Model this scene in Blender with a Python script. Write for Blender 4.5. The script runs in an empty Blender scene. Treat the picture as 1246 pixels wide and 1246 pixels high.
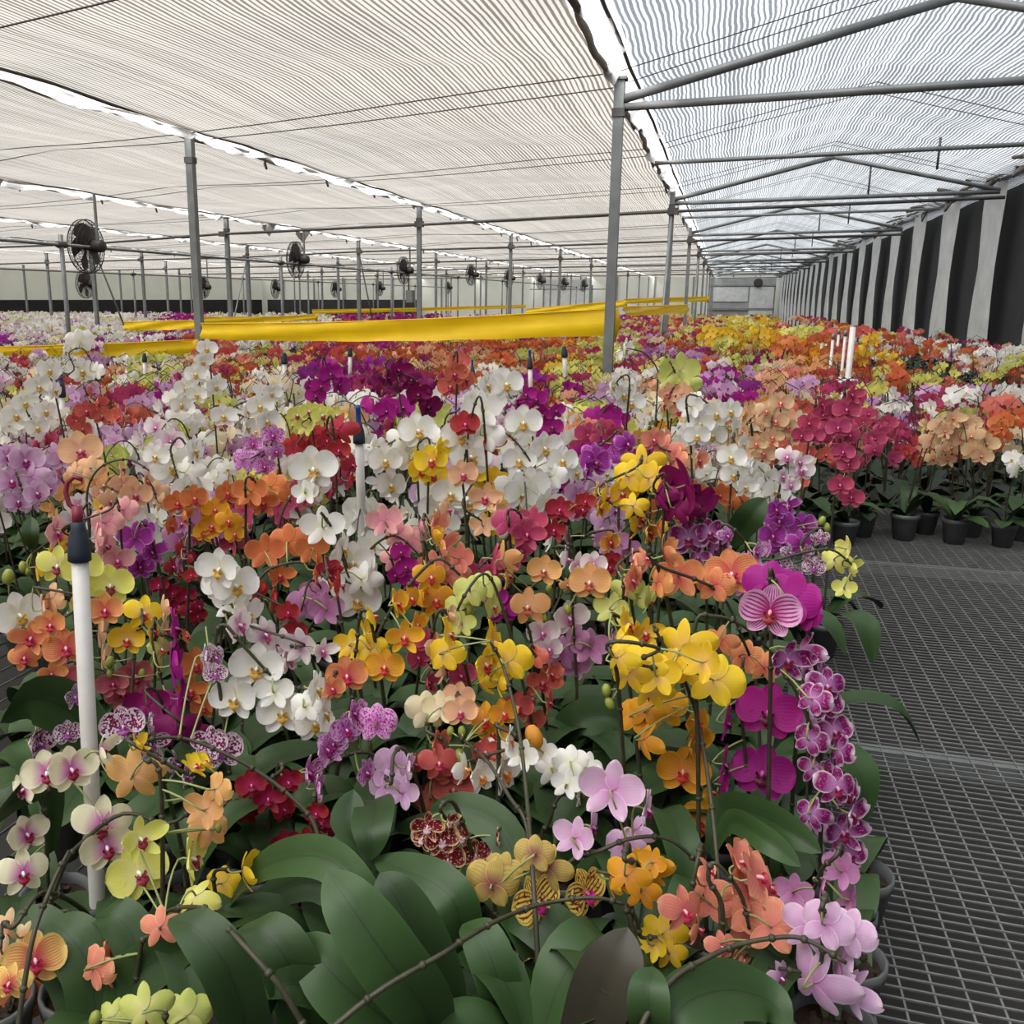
import bpy, bmesh, math, random
import numpy as np
from mathutils import Vector, Matrix, Quaternion
R = math.radians
PI = math.pi
SC = bpy.context.scene
COL = SC.collection
# ------------------------------------------------------------------ camera, sky, exposure
EYE = Vector((0.0, 0.0, 1.65)); YAW = R(17.4); PITCH = R(12.9); FPX = 1130.0; PX0, PY0 = 519.5, 623.0
cd = bpy.data.cameras.new('camera'); cam = bpy.data.objects.new('camera', cd); COL.objects.link(cam)
cam.location = EYE; cam.rotation_euler = (PI/2-PITCH, 0, YAW)
cd.sensor_width = 36.0; cd.sensor_fit = 'HORIZONTAL'; cd.lens = FPX/1246*36; cd.shift_x = (623-PX0)/1246
cd.clip_start = 0.05; cd.clip_end = 400
SC.camera = cam
w = bpy.data.worlds.new('overcast_sky'); SC.world = w; w.use_nodes = True
bg = w.node_tree.nodes['Background']; bg.inputs[0].default_value = (0.97, 0.985, 1.0, 1); bg.inputs[1].default_value = 0.55
sl = bpy.data.lights.new('hazy_sun', 'SUN'); so = bpy.data.objects.new('hazy_sun', sl); COL.objects.link(so)
sl.energy = 5.6; sl.angle = R(60); sl.color = (1, .985, .955); so.rotation_euler = (R(24), R(-20), 0); so.location = (0, 0, 12)
SC.view_settings.view_transform = 'Standard'; SC.view_settings.look = 'None'
SC.view_settings.exposure = 1.98; SC.view_settings.gamma = 1.0; SC.view_settings.use_curve_mapping = False
SC.cycles.use_denoising = True
SC.cycles.max_bounces = 8; SC.cycles.diffuse_bounces = 5; SC.cycles.glossy_bounces = 2
SC.cycles.transmission_bounces = 5; SC.cycles.transparent_max_bounces = 8

FH = Vector((-math.sin(YAW), math.cos(YAW), 0)); RT = Vector((math.cos(YAW), math.sin(YAW), 0)); UP = Vector((0, 0, 1))
def at(px, py, D):
    """point at forward distance D (metres) seen in direction px,py of the photograph"""
    r = (px-PX0)/FPX; v = (PY0-py)/FPX
    fw = math.cos(PITCH)+v*math.sin(PITCH); u = v*math.cos(PITCH)-math.sin(PITCH)
    return EYE+FH*D+RT*(r/fw*D)+UP*(u/fw*D)
def proj(p):
    q = p-EYE; D = q.dot(FH); h = q.z
    zc = D*math.cos(PITCH)-h*math.sin(PITCH); yc = h*math.cos(PITCH)+D*math.sin(PITCH)
    if zc < .05: return (-9999, -9999, D)
    return PX0+FPX*q.dot(RT)/zc, PY0-FPX*yc/zc, D
def lin(c):
    c = [x/255 for x in c[:3]]
    return tuple((x/12.92 if x <= .04045 else ((x+.055)/1.055)**2.4) for x in c)+(1,)

# ------------------------------------------------------------------ helpers
def tag(o, label=None, cat=None, group=None, kind=None):
    if label: o['label'] = label
    if cat: o['category'] = cat
    if group: o['group'] = group
    if kind: o['kind'] = kind
    return o
def empty(name, loc, label=None, cat=None, group=None, rz=0):
    o = bpy.data.objects.new(name, None); COL.objects.link(o); o.location = loc; o.rotation_euler = (0, 0, rz)
    o.empty_display_size = .05
    return tag(o, label, cat, group)
def link(name, me, parent=None, M=None):
    o = bpy.data.objects.new(name, me); COL.objects.link(o)
    if parent: o.parent = parent
    if M is not None: o.matrix_local = M
    return o
class MB:
    """collects faces with uv and material index, builds one mesh"""
    def __init__(s): s.v = []; s.f = []; s.m = []; s.uv = []
    def grid(s, pts, uvs, nu, nv, m=0):
        b = len(s.v); s.v += pts
        for i in range(nu):
            for j in range(nv):
                a = i*(nv+1)+j; q = (a, a+nv+1, a+nv+2, a+1)
                s.f.append(tuple(b+k for k in q)); s.m.append(m); s.uv += [uvs[k] for k in q]
    def face(s, pts, m=0):
        b = len(s.v); s.v += list(pts); s.f.append(tuple(range(b, b+len(pts)))); s.m.append(m); s.uv += [(.5, .5)]*len(pts)
    def box(s, x0, x1, y0, y1, z0, z1, m=0, M=None):
        P = [Vector((x, y, z)) for z in (z0, z1) for y in (y0, y1) for x in (x0, x1)]
        if M: P = [M @ p for p in P]
        b = len(s.v); s.v += P
        for q in ((0, 2, 3, 1), (4, 5, 7, 6), (0, 1, 5, 4), (2, 6, 7, 3), (0, 4, 6, 2), (1, 3, 7, 5)):
            s.f.append(tuple(b+k for k in q)); s.m.append(m); s.uv += [(0, 0), (1, 0), (1, 1), (0, 1)]
    def tube(s, pts, r, n=6, m=0, cap=True, r1=None):
        pts = [Vector(p) for p in pts]; k = len(pts); b = len(s.v); prev = None
        for i, p in enumerate(pts):
            t = (pts[min(i+1, k-1)]-pts[max(i-1, 0)])
            if t.length < 1e-9: t = Vector((0, 0, 1))
            t.normalize()
            if prev is None:
                a = t.orthogonal().normalized()
            else:
                a = prev-t*prev.dot(t)
                a = a.normalized() if a.length > 1e-6 else t.orthogonal().normalized()
            prev = a; c = t.cross(a)
            rr = (r[i] if isinstance(r, (list, tuple)) else (r if r1 is None else r+(r1-r)*i/max(1, k-1)))
            for j in range(n):
                th = 2*PI*j/n; s.v.append(p+(a*math.cos(th)+c*math.sin(th))*rr)
        for i in range(k-1):
            for j in range(n):
                j2 = (j+1) % n
                s.f.append((b+i*n+j, b+i*n+j2, b+(i+1)*n+j2, b+(i+1)*n+j)); s.m.append(m); s.uv += [(i/k, j/n)]*4
        if cap:
            s.f.append(tuple(b+j for j in reversed(range(n)))); s.m.append(m); s.uv += [(0, 0)]*n
            s.f.append(tuple(b+(k-1)*n+j for j in range(n))); s.m.append(m); s.uv += [(0, 0)]*n
    def lathe(s, prof, n=16, m=0, M=None):
        b = len(s.v)
        for (r, z) in prof:
            for j in range(n):
                p = Vector((r*math.cos(2*PI*j/n), r*math.sin(2*PI*j/n), z)); s.v.append(M @ p if M else p)
        for i in range(len(prof)-1):
            for j in range(n):
                j2 = (j+1) % n
                s.f.append((b+i*n+j, b+i*n+j2, b+(i+1)*n+j2, b+(i+1)*n+j)); s.m.append(m); s.uv += [(i/len(prof), j/n)]*4
    def mesh(s, name, mats, smooth=True):
        me = bpy.data.meshes.new(name); me.from_pydata([tuple(v) for v in s.v], [], s.f)
        ul = me.uv_layers.new(name='UVMap'); ul.data.foreach_set('uv', np.array(s.uv, dtype=np.float32).ravel())
        for m in mats: me.materials.append(m)
        if any(s.m): me.polygons.foreach_set('material_index', s.m)
        if smooth: me.polygons.foreach_set('use_smooth', [True]*len(s.f))
        me.update(); return me
    def build(s, name, mats, parent=None, M=None, smooth=True):
        if not isinstance(mats, (list, tuple)): mats = [mats]
        return link(name, s.mesh(name, mats, smooth), parent, M)
def crom(P, n=4):
    """catmull-rom through points"""
    P = [Vector(p) for p in P]
    if len(P) < 3: return P
    Q = [P[0]*2-P[1]]+P+[P[-1]*2-P[-2]]; out = []
    for i in range(1, len(Q)-2):
        a, b, c, d = Q[i-1:i+3]
        for k in range(n):
            t = k/n
            out.append(.5*((2*b)+(c-a)*t+(2*a-5*b+4*c-d)*t*t+(3*b-a-3*c+d)*t**3))
    out.append(P[-1]); return out

# ------------------------------------------------------------------ materials
def mat(name, col, rough=.6, metal=0, noise=0, nscale=20, spec=.4, bump=0, trans=0, coat=0):
    m = bpy.data.materials.new(name); m.use_nodes = True; nt = m.node_tree; b = nt.nodes['Principled BSDF']
    b.inputs['Base Color'].default_value = lin(col); b.inputs['Roughness'].default_value = rough
    b.inputs['Metallic'].default_value = metal; b.inputs['Specular IOR Level'].default_value = spec
    if coat: b.inputs['Coat Weight'].default_value = coat; b.inputs['Coat Roughness'].default_value = .35
    if noise or bump:
        tc = nt.nodes.new('ShaderNodeTexCoord'); tn = nt.nodes.new('ShaderNodeTexNoise')
        tn.inputs['Scale'].default_value = nscale; tn.inputs['Detail'].default_value = 5
        nt.links.new(tc.outputs['Object'], tn.inputs['Vector'])
        if noise:
            mx = nt.nodes.new('ShaderNodeMix'); mx.data_type = 'RGBA'; mx.blend_type = 'MULTIPLY'
            mx.inputs[0].default_value = 1
            mp = nt.nodes.new('ShaderNodeMapRange'); mp.inputs[1].default_value = .3; mp.inputs[2].default_value = .7
            mp.inputs[3].default_value = 1-noise; mp.inputs[4].default_value = 1+noise*.3
            nt.links.new(tn.outputs[0], mp.inputs[0]); mx.inputs[6].default_value = lin(col)
            nt.links.new(mp.outputs[0], mx.inputs[7]); nt.links.new(mx.outputs[2], b.inputs['Base Color'])
        if bump:
            bp = nt.nodes.new('ShaderNodeBump'); bp.inputs[0].default_value = bump; bp.inputs[1].default_value = .01
            nt.links.new(tn.outputs[0], bp.inputs['Height']); nt.links.new(bp.outputs[0], b.inputs['Normal'])
    if trans:
        tr = nt.nodes.new('ShaderNodeBsdfTranslucent'); tr.inputs[0].default_value = lin(col)
        ms = nt.nodes.new('ShaderNodeMixShader'); ms.inputs[0].default_value = trans
        nt.links.new(b.outputs[0], ms.inputs[1]); nt.links.new(tr.outputs[0], ms.inputs[2])
        nt.links.new(ms.outputs[0], nt.nodes['Material Output'].inputs[0])
    return m
M_ = {}
M_['steel'] = mat('galvanised_steel', (128, 131, 131), .5, .35, .25, 6)
M_['dark_steel'] = mat('dark_pipe', (84, 80, 79), .6, .2, .3, 8)
M_['wire'] = mat('bench_wire', (122, 124, 122), .5, .4, .3, 30)
M_['tape'] = mat('yellow_sheet', (244, 204, 24), .45, 0, .12, 3, trans=.25)
M_['pipe_white'] = mat('white_plastic_pipe', (208, 204, 200), .45, 0, .12, 14)
M_['cap'] = mat('navy_rubber_cap', (38, 46, 60), .6, 0, .35, 60)
M_['blue'] = mat('blue_nozzle', (28, 66, 150), .45)
M_['hook'] = mat('maroon_hook', (135, 45, 60), .5, 0, .2, 30)
M_['fan'] = mat('fan_metal', (62, 58, 56), .6, .2, .35, 25)
M_['blade'] = mat('fan_blade', (88, 80, 78), .6, .1, .35, 12)
M_['pot'] = mat('clear_grey_pot', (104, 107, 107), .4, 0, .2, 30, trans=.2)
M_['bark'] = mat('potting_bark', (56, 40, 31), .9, 0, .5, 60, bump=.6)
M_['stem'] = mat('flower_stem', (66, 64, 48), .5, 0, .35, 40)
M_['stem_green'] = mat('pedicel', (150, 158, 98), .5, 0, .2, 40)
M_['bud'] = mat('bud_green', (148, 156, 70), .5, 0, .3, 40)
M_['floor'] = mat('concrete_floor', (48, 46, 43), .8, 0, .4, 1.5, bump=.3)
M_['wall'] = mat('pale_sheet_wall', (208, 209, 202), .7, 0, .12, .8, trans=.3)
M_['dark'] = mat('black_shade_cloth', (40, 41, 42), .85, 0, .3, 2)
M_['column'] = mat('white_plastic_strip', (214, 216, 214), .6, 0, .2, 4, trans=.25)
M_['gutter'] = mat('white_crumpled_sheet', (205, 206, 207), .45, 0, .25, 9, trans=.35, bump=.5)
M_['netroll'] = mat('grey_net_roll', (128, 122, 116), .8, 0, .45, 12, trans=.4)
M_['green'] = mat('green_tray', (30, 110, 70), .5, 0, .2, 10)
M_['box'] = mat('grey_box', (120, 122, 118), .6, 0, .2, 10)
M_['tag'] = mat('plant_tag', (190, 165, 40), .5)

def leaf_mat():
    m = bpy.data.materials.new('orchid_leaf'); m.use_nodes = True; nt = m.node_tree; N = nt.nodes; L = nt.links
    b = N['Principled BSDF']; b.inputs['Roughness'].default_value = .48; b.inputs['Specular IOR Level'].default_value = .35
    uv = N.new('ShaderNodeUVMap'); sp = N.new('ShaderNodeSeparateXYZ'); L.new(uv.outputs[0], sp.inputs[0])
    d = N.new('ShaderNodeMath'); d.operation = 'SUBTRACT'; d.inputs[1].default_value = .5; L.new(sp.outputs[1], d.inputs[0])
    a = N.new('ShaderNodeMath'); a.operation = 'ABSOLUTE'; L.new(d.outputs[0], a.inputs[0])
    cr = N.new('ShaderNodeValToRGB'); L.new(a.outputs[0], cr.inputs[0])
    e = cr.color_ramp.elements; e[0].position = 0; e[0].color = lin((34, 50, 32)); e[1].position = 1; e[1].color = lin((84, 108, 66))
    x = e.new(.02); x.color = lin((46, 68, 34)); x = e.new(.44); x.color = lin((50, 75, 38))
    tc = N.new('ShaderNodeTexCoord'); no = N.new('ShaderNodeTexNoise'); no.inputs['Scale'].default_value = 9; no.inputs['Detail'].default_value = 4
    L.new(tc.outputs['Object'], no.inputs['Vector'])
    oi = N.new('ShaderNodeObjectInfo')
    mr = N.new('ShaderNodeMapRange'); mr.inputs[3].default_value = .72; mr.inputs[4].default_value = 1.25; L.new(no.outputs[0], mr.inputs[0])
    mr2 = N.new('ShaderNodeMapRange'); mr2.inputs[3].default_value = .78; mr2.inputs[4].default_value = 1.15; L.new(oi.outputs['Random'], mr2.inputs[0])
    mu = N.new('ShaderNodeMath'); mu.operation = 'MULTIPLY'; L.new(mr.outputs[0], mu.inputs[0]); L.new(mr2.outputs[0], mu.inputs[1])
    mx = N.new('ShaderNodeMix'); mx.data_type = 'RGBA'; mx.blend_type = 'MULTIPLY'; mx.inputs[0].default_value = 1
    L.new(cr.outputs[0], mx.inputs[6]); L.new(mu.outputs[0], mx.inputs[7]); L.new(mx.outputs[2], b.inputs['Base Color'])
    wv = N.new('ShaderNodeTexWave'); wv.bands_direction = 'Y'; wv.inputs['Scale'].default_value = 7; wv.inputs['Distortion'].default_value = .6
    L.new(uv.outputs[0], wv.inputs['Vector'])
    bp = N.new('ShaderNodeBump'); bp.inputs[0].default_value = .04; bp.inputs[1].default_value = .001
    L.new(wv.outputs[1], bp.inputs['Height']); L.new(bp.outputs[0], b.inputs['Normal'])
    return m
M_['leaf'] = leaf_mat()
M_['leaf_dark'] = mat('purple_backed_leaf', (58, 54, 44), .5, 0, .25, 8)

# kind: base, centre, edge, vein(colour, amount, count), spots(colour, amount, scale), lip, column
K = {
 'white': ((243, 241, 237), (238, 236, 214), None, None, None, (206, 158, 62), (240, 236, 225)),
 'white_orange': ((244, 242, 236), (240, 228, 200), None, None, None, (228, 130, 30), (240, 220, 190)),
 'blush': ((240, 228, 230), (214, 150, 190), (246, 240, 236), ((226, 180, 206), .2, 13), None, (190, 80, 140), (244, 230, 235)),
 'cream_pink': ((240, 235, 200), (205, 98, 184), (244, 240, 208), ((214, 150, 196), .15, 15), None, (146, 18, 58), (246, 236, 240)),
 'cream': ((240, 228, 190), (238, 214, 190), None, None, None, (210, 150, 110), (246, 236, 226)),
 'lemon': ((226, 222, 112), (236, 230, 160), (234, 232, 140), None, None, (150, 42, 66), (244, 240, 225)),
 'lime': ((206, 214, 118), (226, 224, 150), None, None, None, (205, 90, 70), (244, 240, 225)),
 'yellow': ((240, 200, 46), (238, 196, 110), (244, 214, 60), None, None, (186, 42, 46), (240, 200, 190)),
 'gold': ((228, 164, 38), (232, 160, 80), (236, 184, 60), ((206, 110, 50), .2, 8), None, (196, 44, 40), (240, 180, 170)),
 'peach': ((240, 190, 146), (236, 190, 166), (244, 204, 160), ((226, 160, 130), .25, 8), None, (178, 36, 84), (238, 170, 170)),
 'apricot': ((228, 172, 106), (236, 186, 140), (236, 190, 120), ((214, 140, 90), .25, 8), None, (176, 84, 50), (244, 216, 200)),
 'tan': ((226, 192, 150), (226, 160, 130), (234, 206, 160), None, None, (204, 100, 80), (240, 220, 200)),
 'orange': ((210, 122, 74), (220, 130, 70), (226, 150, 92), ((206, 84, 50), .3, 9), None, (186, 34, 60), (236, 150, 150)),
 'orange_striped': ((234, 160, 104), (216, 96, 96), (240, 176, 110), ((204, 84, 62), .6, 13), None, (186, 20, 70), (240, 190, 210)),
 'sunset': ((244, 204, 120), (206, 60, 96), (246, 222, 130), ((212, 90, 66), .6, 13), None, (176, 30, 70), (244, 200, 214)),
 'coral': ((208, 104, 90), (222, 124, 108), (222, 126, 104), ((190, 60, 66), .35, 9), None, (170, 20, 66), (236, 160, 180)),
 'salmon': ((234, 148, 122), (226, 130, 124), (238, 176, 136), ((214, 110, 100), .35, 8), None, (190, 50, 80), (244, 180, 186)),
 'red': ((166, 56, 58), (206, 52, 92), (196, 56, 56), ((150, 20, 44), .35, 9), None, (160, 16, 66), (232, 150, 180)),
 'dark_red': ((142, 26, 44), (186, 40, 96), (160, 44, 50), None, None, (150, 16, 60), (226, 130, 170)),
 'rose': ((196, 80, 116), (186, 60, 110), (210, 110, 130), ((166, 44, 88), .5, 9), None, (150, 18, 66), (230, 150, 180)),
 'rose_striped': ((202, 116, 122), (186, 60, 96), (214, 134, 130), ((170, 56, 86), .6, 13), None, (150, 18, 60), (230, 150, 180)),
 'pink': ((232, 168, 168), (222, 130, 160), (240, 190, 176), ((214, 130, 150), .4, 9), None, (196, 40, 110), (246, 220, 226)),
 'magenta': ((174, 34, 138), (182, 48, 150), (182, 44, 146), ((140, 12, 108), .3, 10), None, (104, 14, 52), (220, 120, 190)),
 'wine': ((126, 16, 84), (150, 24, 104), None, None, None, (90, 10, 50), (210, 110, 170)),
 'purple': ((180, 70, 176), (150, 30, 130), (216, 150, 208), ((140, 30, 130), .6, 8), None, (130, 14, 90), (230, 150, 210)),
 'lilac': ((222, 184, 216), (206, 140, 194), (234, 206, 228), ((200, 146, 194), .35, 15), None, (160, 28, 112), (240, 214, 232)),
 'mauve': ((196, 136, 180), (180, 96, 154), (206, 152, 188), ((178, 112, 160), .35, 14), None, (150, 24, 92), (232, 190, 216)),
 'striped_magenta': ((222, 162, 208), (166, 24, 110), (232, 180, 216), ((142, 14, 104), .95, 8), None, (150, 40, 50), (240, 170, 160)),
 'harlequin': ((226, 206, 222), (210, 170, 205), (226, 208, 222), None, ((112, 12, 66), .9, 9), (170, 80, 160), (226, 190, 220)),
 'dark_harlequin': ((126, 22, 92), (206, 150, 206), (232, 208, 226), None, ((190, 90, 170), .45, 10), (140, 20, 70), (220, 160, 200)),
 'lilac_spotted': ((216, 160, 212), (190, 90, 180), (226, 180, 220), None, ((166, 34, 130), .7, 10), (156, 14, 106), (230, 170, 214)),
 'maroon_cream': ((120, 18, 42), (130, 20, 50), (236, 212, 158), None, ((234, 206, 150), .3, 8), (228, 190, 200), (240, 206, 210)),
 'tiger': ((238, 210, 100), (236, 200, 110), (240, 216, 110), ((116, 26, 36), .95, 7), ((116, 26, 36), .5, 9), (184, 30, 124), (200, 60, 150)),
 'olive': ((200, 178, 98), (140, 60, 84), (210, 180, 100), ((170, 110, 80), .4, 8), None, (184, 30, 100), (206, 130, 160)),
 'fiesta': ((232, 160, 70), (190, 50, 60), (240, 206, 90), ((186, 50, 50), .7, 8), None, (150, 20, 50), (240, 190, 160)),
}
def petal_mat(k):
    base, cen, edge, vein, spot, lip, colm = K[k]
    m = bpy.data.materials.new('petal_'+k); m.use_nodes = True; nt = m.node_tree; N = nt.nodes; L = nt.links
    b = N['Principled BSDF']; b.inputs['Roughness'].default_value = .55; b.inputs['Specular IOR Level'].default_value = .25
    uv = N.new('ShaderNodeUVMap'); sp = N.new('ShaderNodeSeparateXYZ'); L.new(uv.outputs[0], sp.inputs[0])
    # distance from the flower's centre (u) and from the petal's rim (r)
    cr = N.new('ShaderNodeValToRGB'); L.new(sp.outputs[0], cr.inputs[0]); e = cr.color_ramp.elements
    e[0].position = .06; e[0].color = lin(cen); e[1].position = .55; e[1].color = lin(base)
    col = cr.outputs[0]
    def mixc(fac, a, c):
        mx = N.new('ShaderNodeMix'); mx.data_type = 'RGBA'; L.new(fac, mx.inputs[0]); L.new(a, mx.inputs[6]); mx.inputs[7].default_value = lin(c)
        return mx.outputs[2]
    def math_(op, a, b_=None, c=None):
        n = N.new('ShaderNodeMath'); n.operation = op
        for i, q in enumerate((a, b_, c)):
            if q is None: continue
            if isinstance(q, (int, float)): n.inputs[i].default_value = q
            else: L.new(q, n.inputs[i])
        return n.outputs[0]
    oi = N.new('ShaderNodeObjectInfo')
    vc = math_('SUBTRACT', sp.outputs[1], .5); va = math_('MULTIPLY', math_('ABSOLUTE', vc), 2.0)
    no = N.new('ShaderNodeTexNoise'); no.inputs['Scale'].default_value = 7; no.inputs['Detail'].default_value = 3; L.new(uv.outputs[0], no.inputs['Vector'])
    if spot:
        cmb = N.new('ShaderNodeCombineXYZ'); L.new(sp.outputs[0], cmb.inputs[0]); L.new(sp.outputs[1], cmb.inputs[1]); L.new(math_('MULTIPLY', oi.outputs['Random'], 9.0), cmb.inputs[2])
        s = N.new('ShaderNodeTexNoise'); s.inputs['Scale'].default_value = spot[2]; s.inputs['Detail'].default_value = 1.5; L.new(cmb.outputs[0], s.inputs['Vector'])
        mp = N.new('ShaderNodeMapRange'); L.new(s.outputs[0], mp.inputs[0]); t = .66-.2*spot[1]; mp.inputs[1].default_value = t; mp.inputs[2].default_value = t+.05
        col = mixc(mp.outputs[0], col, spot[0])
    if vein:
        ph = math_('MULTIPLY_ADD', no.outputs[0], 1.6, math_('MULTIPLY', vc, vein[2]*2*PI))
        sn = math_('SINE', ph); mp = N.new('ShaderNodeMapRange'); L.new(sn, mp.inputs[0]); mp.inputs[1].default_value = -.1; mp.inputs[2].default_value = .7
        mp.inputs[4].default_value = vein[1]
        fade = N.new('ShaderNodeMapRange'); L.new(sp.outputs[0], fade.inputs[0]); fade.inputs[1].default_value = .98; fade.inputs[2].default_value = .75
        col = mixc(math_('MULTIPLY', mp.outputs[0], fade.outputs[0]), col, vein[0])
    if edge:
        rim = math_('MAXIMUM', sp.outputs[0], va)
        mp = N.new('ShaderNodeMapRange'); L.new(rim, mp.inputs[0]); mp.inputs[1].default_value = .8; mp.inputs[2].default_value = .99
        col = mixc(mp.outputs[0], col, edge)
    hs = N.new('ShaderNodeHueSaturation'); L.new(col, hs.inputs['Color'])
    mv = N.new('ShaderNodeMapRange'); L.new(oi.outputs['Random'], mv.inputs[0]); mv.inputs[3].default_value = .88; mv.inputs[4].default_value = 1.04
    L.new(mv.outputs[0], hs.inputs['Value'])
    mh = N.new('ShaderNodeMapRange'); L.new(oi.outputs['Random'], mh.inputs[0]); mh.inputs[3].default_value = .492; mh.inputs[4].default_value = .508
    L.new(mh.outputs[0], hs.inputs['Hue'])
    L.new(hs.outputs[0], b.inputs['Base Color'])
    wv = N.new('ShaderNodeTexWave'); wv.bands_direction = 'Y'; wv.inputs['Scale'].default_value = 3.2; wv.inputs['Distortion'].default_value = 2
    L.new(uv.outputs[0], wv.inputs['Vector'])
    bp = N.new('ShaderNodeBump'); bp.inputs[0].default_value = .12; bp.inputs[1].default_value = .001; L.new(wv.outputs[1], bp.inputs['Height']); L.new(bp.outputs[0], b.inputs['Normal'])
    tr = N.new('ShaderNodeBsdfTranslucent'); L.new(hs.outputs[0], tr.inputs[0])
    ms = N.new('ShaderNodeMixShader'); ms.inputs[0].default_value = .32
    L.new(b.outputs[0], ms.inputs[1]); L.new(tr.outputs[0], ms.inputs[2]); L.new(ms.outputs[0], N['Material Output'].inputs[0])
    return m
PM = {}; LM = {}; CM = {}
def kmats(k):
    if k not in PM:
        PM[k] = petal_mat(k); LM[k] = mat('lip_'+k, K[k][5], .5, 0, .35, 90, trans=.15); CM[k] = mat('column_'+k, K[k][6], .5, 0, .1, 60, trans=.15)
    return PM[k], LM[k], CM[k]

# ------------------------------------------------------------------ orchid bloom, lip, leaf, pot meshes (bloom is 1 wide, faces +Z, top +Y)
def tepal(mb, ang, L, W, z0, bend, cup, nt, nv, peak=.52, r0=.015, twist=0, ruff=0, seed=0, sq=.62, m=0):
    d = Vector((math.cos(ang), math.sin(ang), 0)); p = Vector((-math.sin(ang), math.cos(ang), 0)); P = []; U = []
    rnd = random.Random(seed)
    ph = rnd.uniform(0, 6)
    for i in range(nt+1):
        t = .5-.5*math.cos(PI*i/nt) if nt > 2 else i/nt
        q = (t-peak)/(peak if t < peak else 1-peak); wd = W*max(0.0, 1-q*q)**sq
        if t < peak: wd = max(wd, W*.16)
        if i == nt: wd = max(wd, W*.04)
        for j in range(nv+1):
            v = -1+2*j/nv
            z = z0+bend*t*t+cup*v*v*min(1, t*2)*W*2+twist*v*t*W+ruff*math.sin(ph+t*9+v*2.5)*abs(v)*W
            P.append(d*(r0+L*t)+p*(v*wd)+Vector((0, 0, z))); U.append((t, .5+.5*v))
    mb.grid(P, U, nt, nv, m)
SHAPES = [  # petal bend, petal cup, sepal bend, scale of narrowness
 dict(pb=-.05, pc=.10, sb=-.03, nw=1.0, rf=.02), dict(pb=.10, pc=.16, sb=.05, nw=.95, rf=.05),
 dict(pb=-.16, pc=-.08, sb=-.14, nw=.8, rf=.06), dict(pb=.26, pc=.2, sb=.2, nw=.68, rf=.05)]
def bloom_mb(sh, lod):
    s = SHAPES[sh % 4]; mb = MB(); nt, nv = ((9, 6), (4, 2), (2, 1))[lod]
    n = s['nw']; sd = sh*17
    j = random.Random(sh+5); J = lambda a: j.uniform(-a, a)
    tepal(mb, R(90+J(4)), .46, .175*n, -.012, s['sb']*.8, .10, nt, nv, .5, seed=sd, ruff=s['rf']*.5)
    for sg in (-1, 1):
        a = R(-90+sg*(38+J(5))); tepal(mb, a, .45, .165*n, -.016, s['sb'], .12, nt, nv, .5, twist=.12*sg, seed=sd+sg, ruff=s['rf']*.5)
    for sg in (-1, 1):
        a = R(90-sg*(76+J(4))); tepal(mb, a, .5, .30*n, .012, s['pb'], s['pc'], nt, nv, .56, twist=-.10*sg, seed=sd+3+sg, ruff=s['rf'], sq=.52)
    return mb
def lip_add(mb, lod, m0=0, m1=1):
    # mid lobe hanging down and forward, two side lobes curving up, column above
    if lod == 0:
        for sg in (-1, 1):
            P = []; U = []
            for i in range(5):
                t = i/4
                for k in range(3):
                    v = k/2
                    P.append(Vector((sg*(.02+.085*math.sin(t*PI*.75)*(.5+.5*v)), -.06+.10*t*(.4+.6*v)-.03, .05+.11*v*math.sin(PI*(.25+.6*t))))); U.append((t, v))
            mb.grid(P, U, 4, 2, m0)
        P = []; U = []
        for i in range(7):
            t = i/6; wd = (.035+.075*math.sin(PI*min(1, t*1.15)**1.1)) if t < .99 else .008
            for k in range(5):
                v = -1+k/2
                P.append(Vector((v*wd, -.04-.19*t, .05+.10*math.sin(t*PI*.7)-.03*abs(v)))); U.append((t, .5+v/2))
        mb.grid(P, U, 6, 4, m0)
        for sg in (-1, 1):   # tendrils at the lip's tip
            mb.tube([(0, -.225, .11), (sg*.02, -.26, .12), (sg*.05, -.27, .15)], [.008, .006, .002], 4, m0)
        mb.lathe([(.001, .10), (.026, .085), (.034, .05), (.03, .0), (.02, -.02)], 8, m1, Matrix.Translation((0, .012, .03)) @ Matrix.Rotation(R(28), 4, 'X'))
        mb.lathe([(.001, .03), (.018, .02), (.022, .0)], 6, m1, Matrix.Translation((0, -.045, .085)))
    else:
        mb.face([(-.05, -.03, .05), (0, -.22, .08), (.05, -.03, .05), (0, .0, .1)], m0)
        mb.face([(-.07, -.0, .1), (-.05, -.1, .05), (.0, -.06, .06)], m0); mb.face([(.07, .0, .1), (0, -.06, .06), (.05, -.1, .05)], m0)
        mb.face([(-.03, .0, .06), (0, -.03, .11), (.03, .0, .06), (0, .04, .06)], m1)
    return mb
_bm = {}
def bloom_mesh(k, sh, lod):
    key = (k, sh % 4, lod)
    if key not in _bm:
        p, l, c = kmats(k)
        mb = bloom_mb(sh, lod)
        if lod: lip_add(mb, 1, 1, 2)
        _bm[key] = mb.mesh('bloom', [p, l, c] if lod else [p])
    return _bm[key]
def lip_mesh(k):
    if (k, 'lip') not in _bm:
        p, l, c = kmats(k); _bm[(k, 'lip')] = lip_add(MB(), 0).mesh('lip', [l, c])
    return _bm[(k, 'lip')]
def facing(fdir, roll=0):
    z = fdir.normalized(); x = UP.cross(z)
    x = x.normalized() if x.length > 1e-4 else Vector((1, 0, 0)); y = z.cross(x)
    M = Matrix((x, y, z)).transposed().to_4x4()
    return M @ Matrix.Rotation(roll, 4, 'Z')
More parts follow.
